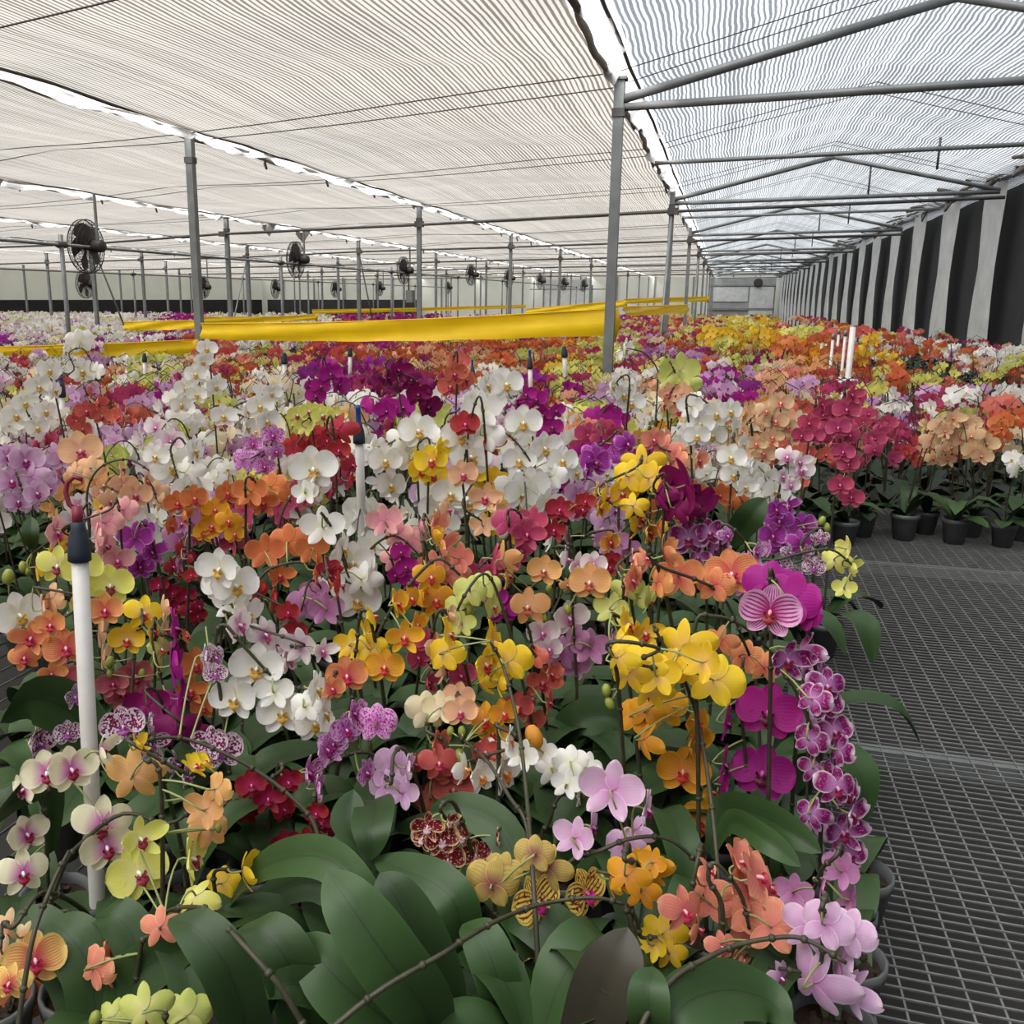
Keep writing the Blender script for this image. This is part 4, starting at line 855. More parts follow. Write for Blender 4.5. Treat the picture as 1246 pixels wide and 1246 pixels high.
 ('white', 2.3, '572,556,58,30,5; 588,500,52,170; 560,530,50,20; 590,530,48,150; 548,600,48,10; 572,612,44,0; 530,620,46,20', '', '', 'white orchid with a big bloom right behind the pale peach ones'),
 ('white', 2.6, '616,467,42,10,-5; 592,468,36,60; 600,490,40,160; 632,476,26,80; 575,488,34,30', '', '540,520 556,500 580,484 610,474 640,466', 'white orchid at the top of the central white cluster'),
 ('white', 2.5, '637,514,46,0,-5; 632,560,42,0; 655,588,40,10; 662,545,44,30; 684,560,40,20; 645,600,34,0; 670,580,40,150; 700,575,36,60', '', '! 668,640 664,610 650,570 630,540 612,524', 'white orchid with a long dark arching stem right of the red bloom'),
 ('magenta', 2.9, '640,480,26,0; 652,486,28,10; 660,505,28,20; 672,520,28,0; 664,530,24,0; 676,500,24,40; 630,490,22,60', '', '', 'magenta orchid with a hanging row of blooms behind the large white ones'),
 ('coral', 3.0, '552,455,34,30; 548,470,32,0; 566,462,30,60; 562,440,30,150', '', '', 'coral-pink orchid behind the top of the white cluster'),
 ('white', 3.4, '760,425,30,70,-5; 752,432,20,120', '', '800,470 800,450 785,430 765,424', 'lone white bloom at the foot of the nearest post'),
 ('white', 2.7, '758,480,34,40; 768,490,34,10; 745,470,26,60; 775,470,26,80', '', '', 'white orchid with two blooms right of the hanging magenta row'),
 ('lime', 3.0, '828,450,48,178,8; 815,462,30,150; 838,466,30,170; 812,442,24,60', '', '', 'large yellow-green orchid bloom turned away right of the nearest post'),
 ('white', 2.6, '852,515,34,0; 872,503,36,10; 848,530,32,10; 868,530,34,-10; 888,500,34,40; 842,495,36,150; 895,520,30,70', '', '', 'white orchid with an arch of blooms above the dark magenta one'),
 ('white', 2.5, '890,556,36,5; 893,578,34,0; 906,592,32,40; 904,540,30,70; 912,570,30,80', '', '', 'white orchid with hanging blooms beside the dark leaf'),
 ('salmon', 2.3, '808,548,44,150; 795,535,34,30; 822,560,36,120; 812,535,32,60; 850,560,30,60', '', '', 'orange-salmon orchid behind the bright yellow blooms'),
 ('peach', 2.9, '830,480,36,150; 812,478,30,20; 826,500,28,10; 806,492,30,70', '', '', 'pale peach orchid left of the white arch of blooms'),
 ('tan', 2.9, '950,490,30,0; 944,512,30,5; 940,532,28,0; 930,552,30,-5; 958,520,26,20; 920,540,26,10; 932,500,26,20', '', '', 'tan-peach orchid with blooms hanging in a column'),
 ('blush', 2.6, '958,556,30,0; 975,572,32,10; 972,562,28,40; 962,590,24,20; 952,580,26,60', '', '', 'pale lilac-white orchid above the bare wire bench'),
 ('rose', 2.8, '1002,505,28,0; 984,515,28,20; 990,530,26,0; 1012,500,26,30; 975,530,26,10; 1000,492,26,40', '', '', 'rose-red orchid left of a gap behind the bare wire bench'),
 ('rose', 2.7, '1030,498,34,10; 1020,520,30,0; 1034,530,28,20; 1026,550,28,0; 1036,480,28,40; 1032,565,26,10; 1022,590,30,10; 1036,605,30,0', '', '', 'rose-pink orchid with long hanging stems behind the bare wire bench'),
]
HERO_EXTRA_LEAF = [  # leaves one can trace: points from tip to base (x,y,depth), width px, material
 ([(452,1047,1.28),(452,1010,1.3),(456,985,1.36),(452,976,1.45)], 70, 'leaf', 'speckled green orchid leaf hanging tip down'),
 ([(397,1060,1.04),(425,1100,1.0),(470,1165,.98),(515,1225,1.0),(540,1275,1.06)], 108, 'leaf', None),
 ([(462,1062,1.1),(480,1090,1.08),(512,1150,1.06),(535,1210,1.06),(545,1270,1.08)], 92, 'leaf', None),
 ([(370,1135,1.1),(400,1180,1.06),(450,1225,1.05),(520,1268,1.08)], 110, 'leaf', None),
 ([(275,1108,1.3),(310,1062,1.27),(360,1042,1.23),(410,1052,1.18),(450,1110,1.14),(500,1230,1.13)], 62, 'leaf', None),
 ([(285,1120,1.34),(330,1090,1.32),(390,1075,1.3),(450,1130,1.25),(500,1230,1.22)], 56, 'leaf', None),
 ([(455,1044,1.3),(490,1058,1.25),(535,1080,1.2),(560,1120,1.18),(570,1250,1.2)], 72, 'leaf', None),
 ([(205,1118,1.0),(238,1130,.97),(275,1175,.95),(300,1250,.96),(305,1300,1.0)], 84, 'leaf', None),
 ([(290,1130,1.1),(320,1135,1.08),(350,1170,1.06),(375,1240,1.06),(380,1290,1.08)], 90, 'leaf', None),
 ([(562,1125,1.16),(585,1140,1.12),(605,1190,1.09),(618,1260,1.1)], 72, 'leaf', None),
 ([(598,1110,1.25),(650,1120,1.2),(700,1160,1.17),(730,1240,1.17)], 80, 'leaf', None),
 ([(764,1128,1.02),(750,1170,1.0),(730,1215,1.0),(705,1275,1.02)], 100, 'leaf_dark', None),
 ([(795,1176,.98),(790,1200,.95),(790,1240,.94),(800,1290,.97)], 66, 'leaf', None),
 ([(965,1246,1.0),(930,1215,1.02),(880,1205,1.0),(830,1225,.96),(800,1280,.94)], 92, 'leaf', None),
 ([(1000,1038,1.3),(960,1010,1.34),(920,990,1.4),(880,985,1.46)], 58, 'leaf', None),
 ([(975,1055,1.28),(930,1020,1.32),(890,1000,1.4)], 44, 'leaf', None),
 ([(932,606,1.95),(915,625,1.95),(900,645,1.98),(890,665,2.0)], 44, 'leaf', None),
 ([(965,1220,1.15),(945,1165,1.17),(915,1150,1.2),(870,1165,1.24)], 40, 'leaf', None),
 ([(38,628,2.15),(37,650,2.12),(40,668,2.14)], 26, 'leaf', None),
 ([(0,880,1.5),(40,850,1.55),(90,870,1.6),(120,930,1.6)], 86, 'leaf', None),
 ([(60,1120,1.2),(85,1140,1.17),(110,1180,1.15),(120,1250,1.12)], 90, 'leaf', None),
 ([(20,1110,1.22),(50,1130,1.19),(90,1190,1.16),(110,1260,1.12)], 80, 'leaf', None),
 ([(240,1150,1.14),(205,1160,1.15),(165,1190,1.14),(150,1250,1.12)], 80, 'leaf', None),
 ([(110,1120,1.2),(140,1115,1.19),(165,1150,1.17),(170,1240,1.12)], 70, 'leaf', None),
 ([(-20,1010,1.25),(30,960,1.35),(60,960,1.4)], 60, 'leaf', None),
 ([(170,1120,1.2),(200,1130,1.18),(225,1180,1.14),(230,1250,1.1)], 60, 'leaf', None),
 ([(520,990,1.4),(560,985,1.4),(610,1010,1.35),(640,1080,1.3)], 60, 'leaf', None),
 ([(430,960,1.4),(425,1000,1.36),(440,1040,1.3)], 62, 'leaf', None),
 ([(780,890,1.75),(740,870,1.8),(700,880,1.8),(680,920,1.8)], 60, 'leaf', None),
 ([(320,1250,1.02),(345,1200,1.04),(400,1210,1.06),(440,1260,1.08)], 60, 'leaf', None),
]
# ------------------------------------------------------------------ build the orchids
random.seed(5)
def parse(s): return [[float(v) for v in q.split(',')] for q in s.split(';') if q.strip()]
def fwof(py): return math.cos(PITCH)+(PY0-py)/FPX*math.sin(PITCH)
rnd = random.Random(77)
hero = []
for (kind, D, bl, bd, st, lab) in HERO:
    B = []
    for q in parse(bl):
        x, y, s, yaw = q[:4]; pit = q[4] if len(q) > 4 else -8; rol = q[5] if len(q) > 5 else rnd.uniform(-9, 9)
        jd = rnd.uniform(-.045, .045); p = at(x, y, D+jd)
        tc = (EYE-p); el = math.atan2(tc.z, math.hypot(tc.x, tc.y)); tc.z = 0; tc.normalize()
        # yaw 0 faces the camera, tilted up part of the way towards it as the photo shows
        f = Matrix.Rotation(R(yaw), 3, 'Z') @ tc
        up0 = math.cos(R(yaw))*el*.85+R(2)
        f = (f*math.cos(R(pit)+up0)+UP*math.sin(R(pit)+up0)).normalized()
        wm = s*(D+jd)/(FPX*fwof(y))
        B.append((p, f, wm, R(rol)))
    bds = [(at(q[0], q[1], D), q[2]*D/(FPX*fwof(q[1]))) for q in parse(bd)]
    front = sum(1 for q in parse(bl) if abs(q[3]) < 90)*2 > len(parse(bl)); off_ = -.03 if st.startswith('!') or not front else .035
    path = [at(*[float(v) for v in (a.split(',')+[D+off_])[:3]]) for a in st.split() if a != '!']
    cen = sum((b[0] for b in B), Vector())/len(B)
    base = path[0] if path else cen+Vector((rnd.uniform(-.06, .06), rnd.uniform(.02, .10), 0))
    hero.append(dict(kind=kind, D=D, B=B, buds=bds, path=path, cen=cen, base=Vector((base.x, base.y, 0)), lab=lab))
# the pots stand on the bench without overlapping
pots = [[h['base'].x, h['base'].y] for h in hero]
nH = len(pots)
def inb(x, y): return -4.6 < x < 1.6
def relax(P, n, mind, it=60):
    for _ in range(it):
        for i in range(n):
            for j in range(i+1, len(P)):
                dx = P[j][0]-P[i][0]; dy = P[j][1]-P[i][1]; d2 = dx*dx+dy*dy
                if d2 < mind*mind:
                    d = math.sqrt(d2)+1e-6; k = (mind-d)/2/d; P[i][0] -= dx*k; P[i][1] -= dy*k; P[j][0] += dx*k; P[j][1] += dy*k
        for q in P:
            if q[1] < 4.4: q[0] = min(q[0], .36)
            q[1] = max(.78, q[1])
relax(pots, nH, .124, 120)

def stem_tube(parent, pts, r0, r1, name='flower_stem'):
    mb = MB(); mb.tube(pts, r0, 7, 0, True, r1)
    for i in range(3, len(pts)-1, 5):   # nodes on the stem
        p = pts[i]; d = (pts[i+1]-pts[i-1]).normalized(); mb.tube([p-d*.004, p, p+d*.004], [r0*.9, r0*1.35, r0*.9], 7, 0)
    return mb
def build_hero(h, pot):
    o = Vector((pot[0], pot[1], BENCH)); kind = h['kind']
    t = empty('orchid', o, h['lab'], 'orchid')
    link('pot', POT, t); link('potting_bark', BARK, t)
    nodes = []
    for (p, f, wm, rl) in h['B']: nodes.append(p-f*wm*.38+UP*wm*.16)
    if h['path']:
        path = [Vector(q) for q in h['path']]
        b0 = Vector((o.x, o.y, POTTOP)); q0 = path[0]
        if (q0-b0).length > .08: pre = [b0, b0.lerp(q0, .5)+Vector((0, 0, .03))]
        else: pre = [b0]
        if q0.z < POTTOP: pre = []
        full = crom(pre+path, 5)
    else:
        nd = list(nodes)
        b0 = Vector((o.x, o.y, POTTOP)); c = sum(nd, Vector())/len(nd)
        nd.sort(key=lambda q: -q.z)
        top = nd[0]+UP*.012; s = [top]
        for i in range(1, len(nd)):
            s.append(nd[i]*.55+(nd[i-1]+nd[min(i+1, len(nd)-1)])*.225)
        # thin out to a smooth run
        run = [s[0]]; g = max(1, math.ceil(len(nd)/3))
        for a in range(0, len(nd), g):
            q = sum(nd[a:a+g], Vector())/len(nd[a:a+g])
            if (q-run[-1]).length > .03: run.append(q)
        full = crom([b0, b0.lerp(top, .35)+Vector((0, .02, .03)), b0.lerp(top, .75)+Vector((0, .015, .05))]+run, 5)
    full = [q for q in full]
    loc = [q-o for q in full]
    r0 = .0042 if h['D'] < 1.7 else .0036
    mb = stem_tube(t, loc, r0, r0*.62)
    pm = mb
    for (nd, b) in zip(nodes, h['B']):
        p, f, wm, rl = b; bk = p-f*wm*.02
        near = min(full[len(full)//3:], key=lambda q: (q-nd).length)
        if (near-nd).length > .16: near = nd+Vector((rnd.uniform(-.02, .02), .03, .035))
        m = (bk+near)/2-f*wm*.25
        pm.tube([q-o for q in crom([bk, bk-f*wm*.22, (bk-f*wm*.3).lerp(near, .5)+UP*.004, near], 2)], .0017, 5, 1, False)
    pm.build('flower_stem', [M_['stem'], M_['stem_green']], t)
    for i, (p, f, wm, rl) in enumerate(h['B']):
        away = f.dot((EYE-p).normalized()) < 0
        M = Matrix.Translation(p-o) @ facing(f, rl) @ Matrix.Scale(wm, 4)
        sh = rnd.choice((0, 0, 1, 1, 2, 3)) if kind not in ('white', 'magenta', 'striped_magenta') else rnd.choice((0, 1))
        if away and kind != 'magenta': sh = rnd.choice((1, 2, 3))
        b = link('bloom', bloom_mesh(kind, sh, 0), t, M); link('lip', lip_mesh(kind), b)
    for (p, s) in h['buds']:
        bm_ = BUD
        if kind in ('magenta', 'white_orange'):
            if kind not in _budk: _budk[kind] = bud_mesh(kmats('gold' if kind == 'white_orange' else kind)[0], 'bud')
            bm_ = _budk[kind]
        link('bud', bm_, t, Matrix.Translation(p-o) @ Matrix.Rotation(rnd.uniform(-.4, .4), 4, 'Y') @ Matrix.Scale(s*1.1, 4))
        near = min(full, key=lambda q: (q-p).length)
        if (near-p).length < .12:
            mb = MB(); mb.tube([p-o, near-o], .0016, 4); mb.build('bud_stalk', M_['stem_green'], t)
    n = rnd.choice((4, 5, 5)) if h['D'] > 1.5 else 2; a0 = rnd.uniform(0, 6.28)
    for i in range(n):
        a = a0+i*2*PI/n+rnd.uniform(-.3, .3)
        if h['D'] < 1.3: a = R(rnd.uniform(35, 165))
        M = Matrix.Translation((0, 0, .105+.006*i)) @ Matrix.Rotation(a, 4, 'Z') @ Matrix.Rotation(rnd.uniform(-.2, .3) if h['D'] > 1.5 else rnd.uniform(.25, .55), 4, 'Y') @ Matrix.Scale(rnd.uniform(.8, 1.05) if h['D'] > 1.5 else rnd.uniform(.6, .85), 4)
        link('leaf', leaf_mesh(rnd.randrange(8)), t, M)
    return t
ROOTS = []
for h, pt in zip(hero, pots): ROOTS.append(build_hero(h, pt))
# leaves that can be traced in the photograph go to the nearest plant
def lroot(p):
    return min(range(nH), key=lambda i: (pots[i][0]-p.x)**2+(pots[i][1]-p.y)**2)
for (pts, wpx, mt, lab) in HERO_EXTRA_LEAF:
    P = [at(*q) for q in pts]; i = lroot(P[-1]); t = ROOTS[i]; o = Vector(t.location)
    tgt = Vector((o.x, o.y, POTTOP+.01))
    if (P[-1]-tgt).length < .35: P.append(P[-1].lerp(tgt, .6))
    P = list(reversed(P)); D = pts[1][2]; W = .39*wpx*D/(FPX*fwof(pts[1][1]))
    # the blade's width runs across the line of sight
    mid = P[len(P)//2]; d = (P[-1]-P[0]).normalized(); s = d.cross((mid-EYE).normalized()).normalized()
    mb = MB(); leaf_pts(mb, [q-o for q in P], W, 8, -.16, 0, s, 5, .6)
    lf = mb.build('leaf', M_[mt], t)
    if lab: lf['label'] = lab
    elif mt == 'leaf_dark': lf['label'] = 'dark purple-green leaf'

# ------------------------------------------------------------------ the massed orchids behind: colours by patch of the field
SEED = [ # x, y, radius, colours
 (30, 470, 60, 'white*6 cream coral'), (20, 520, 50, 'white*5 lilac'), (15, 575, 40, 'lilac*4 lilac_spotted*2'), (12, 610, 30, 'lilac_spotted*3 lilac white'),
 (60, 555, 30, 'white*4 lilac'), (110, 500, 32, 'coral*3 red*2 rose yellow'), (95, 470, 18, 'yellow rose lilac'), (150, 525, 30, 'white*6 lime'), (175, 480, 30, 'coral rose magenta white'),
 (185, 460, 24, 'lilac*3 lime*2 white*3'), (225, 445, 26, 'white*6'), (215, 510, 26, 'lilac*2 orange peach white*2'), (220, 540, 36, 'white*8 blush'), (245, 490, 24, 'white*3 lilac*2'), (190, 560, 30, 'white*4 gold'),
 (150, 590, 26, 'peach*3 white'), (180, 605, 26, 'peach*2 tan*2'), (210, 595, 20, 'white*3'), (110, 590, 26, 'white*2 rose gold'), (140, 440, 20, 'orange*2 white*2'),
 (262, 430, 20, 'coral orange'), (290, 440, 26, 'orange*2 coral lemon'), (280, 470, 30, 'white*2 lilac coral'), (270, 505, 24, 'white*5'), (320, 490, 30, 'white*4 lime peach'), (310, 535, 30, 'lilac*2 lilac_spotted*3'), (290, 540, 26, 'white*3 lilac'), (285, 570, 22, 'mauve*2 orange'),
 (340, 565, 24, 'lilac_spotted*2 lilac rose'), (355, 520, 20, 'lime*2 lemon'), (350, 600, 26, 'orange*4'), (340, 470, 26, 'white lime coral'), (370, 430, 24, 'lemon*2 lime peach'), (390, 460, 28, 'magenta*3 rose lilac'), (400, 485, 22, 'magenta*2 coral white'),
 (420, 485, 26, 'white*5'), (420, 505, 24, 'lilac*3 lilac_spotted'), (385, 520, 20, 'lemon*3 white'), (365, 520, 20, 'lilac*2'), (405, 530, 24, 'red*3 coral*3'), (425, 565, 22, 'red*3'), (450, 500, 20, 'tan peach white'), (440, 600, 24, 'orange*2 white*2'),
 (460, 450, 24, 'rose*2 magenta'), (480, 455, 24, 'wine*4 magenta'), (500, 500, 30, 'wine*3 lilac magenta'), (470, 530, 26, 'white*6 peach'), (465, 575, 34, 'white*7'), (505, 530, 34, 'white*8'), (510, 570, 26, 'yellow*5 gold'), (485, 600, 26, 'blush*3 peach white'),
 (520, 440, 30, 'tan peach orange lemon'), (540, 450, 28, 'coral*3 red'), (575, 430, 28, 'orange*2 peach lemon'), (570, 500, 36, 'white*9'), (545, 610, 40, 'white*7 blush'), (600, 470, 36, 'white*6'), (630, 500, 36, 'white*8'), (640, 560, 44, 'white*9'), (690, 570, 34, 'white*5 blush'),
 (650, 480, 22, 'magenta*5'), (670, 510, 24, 'magenta*4 purple'), (700, 520, 26, 'rose*2 coral tan'), (690, 480, 28, 'orange tan*2 peach*2'), (730, 500, 24, 'tan*2 cream apricot'), (740, 480, 24, 'magenta*2 white'), (755, 480, 24, 'white*4 tan'), (765, 520, 20, 'magenta*2 purple'),
 (625, 430, 26, 'peach orange'), (670, 420, 26, 'orange*3 coral yellow'), (720, 440, 30, 'lemon*3 lime*2'), (760, 430, 22, 'lime*2 white lemon'), (700, 425, 26, 'coral rose gold'), (740, 415, 26, 'lime*2 lemon'), (790, 490, 26, 'white*2 harlequin peach'), (780, 520, 26, 'harlequin*2 white'),
 (800, 540, 26, 'orange*3 gold'), (790, 420, 26, 'rose coral magenta'), (825, 445, 26, 'lime*5 lemon'), (810, 420, 26, 'lilac orange'), (850, 430, 26, 'purple*2 lilac orange'), (860, 455, 24, 'purple*3 magenta'), (900, 450, 26, 'magenta*3 white'), (880, 420, 26, 'orange*2 coral'),
 (850, 490, 30, 'white*5 lemon*2'), (880, 510, 30, 'white*6'), (900, 560, 30, 'white*6'), (870, 480, 24, 'yellow*3 peach'), (905, 500, 20, 'tan*2 lime'), (815, 560, 26, 'orange*3 salmon'), (860, 575, 24, 'orange*2 white'), (900, 600, 24, 'tan peach white'),
 (925, 440, 26, 'lemon*2 gold lime'), (930, 420, 26, 'coral*3 red'), (950, 500, 30, 'tan*3 peach*3'), (930, 550, 30, 'tan*3 peach*2'), (985, 460, 30, 'peach*3 orange tan'), (1000, 445, 24, 'apricot*2 coral'), (1010, 480, 26, 'white*4 peach'), (985, 510, 26, 'rose*4'), (1030, 500, 30, 'rose*5'), (1020, 540, 40, 'rose*6'),
 (960, 560, 24, 'lilac*4 blush'), (940, 580, 22, 'lilac_spotted*2 lilac'), (975, 590, 20, 'lilac*3'), (1040, 590, 30, 'rose*4'), (980, 620, 20, 'purple mauve'), (1100, 500, 60, 'rose*3 white lilac'), (1180, 480, 60, 'orange*2 rose white*2'),
 (20, 440, 40, 'white*5 coral'), (100, 430, 30, 'white*4'), (40, 400, 50, 'white*6 lime'), (10, 405, 20, 'purple*3'), (130, 400, 30, 'white*5 purple'), (120, 415, 20, 'purple*3 white'), (200, 400, 24, 'magenta white*2'), (150, 390, 60, 'white*6'), (60, 385, 80, 'white*8'), (220, 395, 20, 'magenta*3'),
 (300, 390, 40, 'white*4 cream'), (340, 385, 40, 'white*5 lilac'), (380, 385, 30, 'white*4 lime'), (430, 382, 26, 'rose*2 wine*2'), (500, 378, 40, 'magenta*4 wine'), (580, 376, 40, 'lilac*3 white*2'), (660, 375, 40, 'lilac rose magenta'), (720, 370, 40, 'magenta rose lime'), (790, 366, 26, 'magenta*2 orange'), (820, 390, 30, 'orange*2 coral lemon rose'), (860, 395, 30, 'lemon*2 coral rose'),
 (330, 420, 30, 'white lime coral'), (450, 420, 40, 'lemon*2 coral orange magenta'), (400, 415, 30, 'magenta lime coral'), (540, 415, 50, 'orange*2 coral lemon rose'), (620, 410, 40, 'orange*2 rose gold lime'), (930, 385, 30, 'yellow*3 lemon*3 coral'), (1020, 385, 30, 'orange*2 yellow coral*2'), (900, 395, 26, 'yellow lemon*2'), (960, 400, 24, 'coral*2 tan'), (1010, 430, 30, 'coral tan orange'),
 (780, 400, 30, 'rose coral lime magenta'), (1120, 420, 60, 'coral orange lemon white'),
]
for i, s in enumerate(SEED):
    L_ = []
    for q in s[3].split():
        a, _, n = q.partition('*'); L_ += [a]*(int(n) if n else 1)
    SEED[i] = (s[0], s[1], s[2], L_)
ALT = {'orange': ['salmon', 'fiesta', 'tan', 'lemon'], 'coral': ['salmon', 'rose', 'tan'], 'red': ['coral', 'rose'], 'magenta': ['purple', 'lilac', 'rose'], 'white': ['white', 'cream', 'blush', 'lilac', 'lime'],
 'lemon': ['lime', 'cream', 'yellow'], 'lime': ['lemon', 'cream', 'tan'], 'rose': ['mauve', 'coral', 'tan'], 'tan': ['cream', 'salmon', 'lemon'], 'peach': ['cream', 'apricot'], 'wine': ['magenta', 'purple', 'rose'], 'purple': ['lilac_spotted', 'lilac'], 'yellow': ['lemon', 'gold'], 'gold': ['fiesta', 'yellow'], 'lilac': ['blush', 'lilac_spotted', 'mauve']}
def colour_at(px, py, r):
    s = min(SEED, key=lambda s: math.hypot((s[0]-px), (s[1]-py)*1.25)/(s[2]**.5)*(.6+.8*r.random()))
    k = r.choice(s[3])
    if r.random() < .42: k = r.choice(ALT.get(k, [k]))
    return k
WORD = {'white': 'white', 'white_orange': 'white', 'blush': 'pink-tinged white', 'cream_pink': 'cream and pink', 'cream': 'cream', 'lemon': 'lemon yellow', 'lime': 'greenish yellow', 'yellow': 'bright yellow', 'gold': 'golden', 'peach': 'peach', 'apricot': 'apricot', 'tan': 'tan', 'orange': 'orange', 'orange_striped': 'striped orange', 'sunset': 'orange', 'coral': 'coral', 'salmon': 'salmon', 'red': 'red', 'dark_red': 'dark red', 'rose': 'rose-red', 'rose_striped': 'striped rose', 'pink': 'pink', 'magenta': 'magenta', 'wine': 'dark wine-coloured', 'purple': 'purple', 'lilac': 'lilac', 'mauve': 'mauve', 'striped_magenta': 'striped magenta', 'harlequin': 'spotted white', 'dark_harlequin': 'dark purple', 'lilac_spotted': 'spotted lilac', 'maroon_cream': 'maroon', 'tiger': 'striped yellow', 'olive': 'olive', 'fiesta': 'yellow and red'}
# plant prototypes for the middle distance: stems, stalks and bloom places, spike arches towards -Y
def proto(seed):
    r = random.Random(seed); ns = r.choice((1, 2, 2)); places = []; sm = MB(); top = 0
    for s in range(ns):
        a = r.uniform(0, 6.28); h = r.uniform(.50, .64); rc = r.uniform(.13, .20); dx, dy = math.cos(a)*rc, -abs(math.sin(a))*rc*1.0-.03
        path = crom([(0, 0, .1), (dx*.12, dy*.1+.01, h*.45), (dx*.4, dy*.35, h*.88), (dx*.8, dy*.75, h), (dx*1.25, dy*1.2, h*.93), (dx*1.5, dy*1.5, h*.74)], 5)
        sm.tube(path, .0032, 5, 0, False, .0018)
        n = r.choice((6, 7, 8)); d0 = Vector((dx, dy, 0)).normalized(); sd = Vector((-d0.y, d0.x, 0))
        for i in range(n):
            q = path[min(len(path)-1, 13+int(i*12/n))]; sg = 1 if i % 2 else -1
            yw = r.gauss(0, 42); f = Matrix.Rotation(R(yw), 3, 'Z') @ Vector((d0.x*.35, d0.y*.35-.65, 0)).normalized(); f = (f+UP*r.uniform(-.15, .15)).normalized()
            if r.random() < .14: f = -f
            p = q+sd*sg*r.uniform(.018, .042)+f*.03-UP*r.uniform(.015, .055)
            places.append((p, f, r.uniform(.078, .1), r.uniform(-.25, .25), r.choice((0, 0, 1, 1, 2, 3))))
            sm.tube([p-f*.004, p-f*.02, q], .0016, 3, 1, False)
    lf = MB()
    for i in range(5):
        a = r.uniform(0, 6.28); L = r.uniform(.15, .22); h = r.uniform(.02, .12); W = r.uniform(.032, .045); c, s = math.cos(a), math.sin(a)
        leaf_pts(lf, [(0, 0, .1), (c*L*.4, s*L*.4, .1+h), (c*L, s*L, .1+h*.6)], W, 2, .3, 0, None, 3)
    return sm, lf, places
PROTO = [proto(900+i) for i in range(12)]
PSTEM = [p[0].mesh('flower_stem', [M_['stem'], M_['stem_green']]) for p in PROTO]
PLEAF = [p[1].mesh('foliage', [M_['leaf']]) for p in PROTO]
def make_mid(x, y, z, rz, pi, kind, label, group=None, lod=1, sc=1.0):
    t = empty('orchid', (x, y, z), label, 'orchid', group, rz); t.scale = (sc, sc, sc)
    link('pot', POT, t); link('flower_stem', PSTEM[pi], t); link('foliage', PLEAF[pi], t)
    for (p, f, wm, rl, sh) in PROTO[pi][2]:
        link('bloom', bloom_mesh(kind, sh, lod), t, Matrix.Translation(p) @ facing(f, rl) @ Matrix.Scale(wm, 4))
    return t
# candidate places on the bench, nearest first
r = random.Random(31); cand = []
y = 1.3; row = 0
while y < 40:
    st = .205 if y < 6 else (.23 if y < 12 else .30+.012*(y-12)); x = -40+(row % 2)*st/2
    while x < 3.4:
        X = x+r.uniform(-.03, .03); Y = y+r.uniform(-.03, .03); x += st
        ok = (-4.62 < X < 1.6 and not (Y < 4.5 and X > .30)) or (2.4 < X < 3.1 and Y > 5.2) or (-9.3 < X < -5.7 and Y > 5) or (-14 < X < -10.5 and Y > 5) or (-37 < X < -14.6 and Y > 5 and Y < 72)
        if not ok: continue
        head = Vector((X, Y-.08, 1.18)); px, py, D = proj(head)
        if not (-90 < px < 1330 and D > 1.9): continue
        if Y > 12 and py < 372: pass
        cand.append((D, X, Y, px, py))
    y += st*.87; row += 1
cand.sort()
DARKS = [(745, 905, 60), (340, 925, 50), (700, 880, 40)]
mids = []; far = []
for (D, X, Y, px, py) in cand:
    if any((X-q[0])**2+(Y-q[1])**2 < .128**2 for q in pots) : continue
    if D < 2.4 or (px > 915 and Y < 4.5 and D < 3.4): continue
    if D < 2.7 and len([1 for q in pots if (X-q[0])**2+(Y-q[1])**2 < .2**2]) > 1: continue
    if len(mids)+nH < 282: mids.append([D, X, Y, px, py])
    else: far.append((D, X, Y, px, py))
print('heroes', nH, 'mids', len(mids), 'to depth', mids[-1][0], 'far', len(far))
# colour, place words
LMK = [(-0.87, 7.65, 'the nearest post'), (-5.3, 8.85, 'the second nearest post')]
def where(px, py, D):
    if px > 1039: return 'right of the bare bench', 9
    cols = [(-999, 'by the left edge'), (90, 'behind the round peach bloom'), (190, 'below the second nearest post'), (310, 'left of the middle pipe'), (445, 'right of the middle pipe'), (560, 'among the central white mass'), (680, 'below the nearest post'), (800, 'behind the dark magenta orchid'), (920, 'behind the bare wire bench')]
    c = [q for q in cols if px >= q[0]][-1]
    return c[1], cols.index(c)
rc = random.Random(8); info = []
for m in mids:
    D, X, Y, px, py = m; kind = colour_at(px, py, rc); z = BENCH; hz = rc.uniform(-.02, .05)
    px2 = px; wtxt, wi = where(px2, py, D); band = 0 if D < 3.3 else (1 if D < 4.1 else 2)
    info.append((m, kind, wtxt, wi, band))
groups = {}
for i, q in enumerate(info): groups.setdefault((WORD[q[1]], q[3], q[4]), []).append(i)
labels = {}
BAND = ['near', 'middle-distance', 'farther']
NB = ['nearest', 'middle', 'rear']
for (wd, wi, band), L_ in groups.items():
    L_.sort(key=lambda i: info[i][0][3])
    for n, i in enumerate(L_):
        wt = info[i][2]
        if len(L_) == 1: labels[i] = 'only %s orchid in the %s rows %s' % (wd, NB[band], wt)
        elif n == 0: labels[i] = '%s orchid, leftmost of its colour in the %s rows %s' % (wd, NB[band], wt)
        else: labels[i] = '%s orchid, %s from left in the %s rows %s' % (wd, ORD[min(n, 11)], NB[band], wt)
for i, q in enumerate(info):
    m = q[0]; D = m[0]
    make_mid(m[1], m[2], BENCH, rc.uniform(-.9, .9), rc.randrange(12), q[1], labels[i], 'massed %s orchids in the middle of the field' % WORD[q[1]], 1, rc.uniform(.86, 1.14))

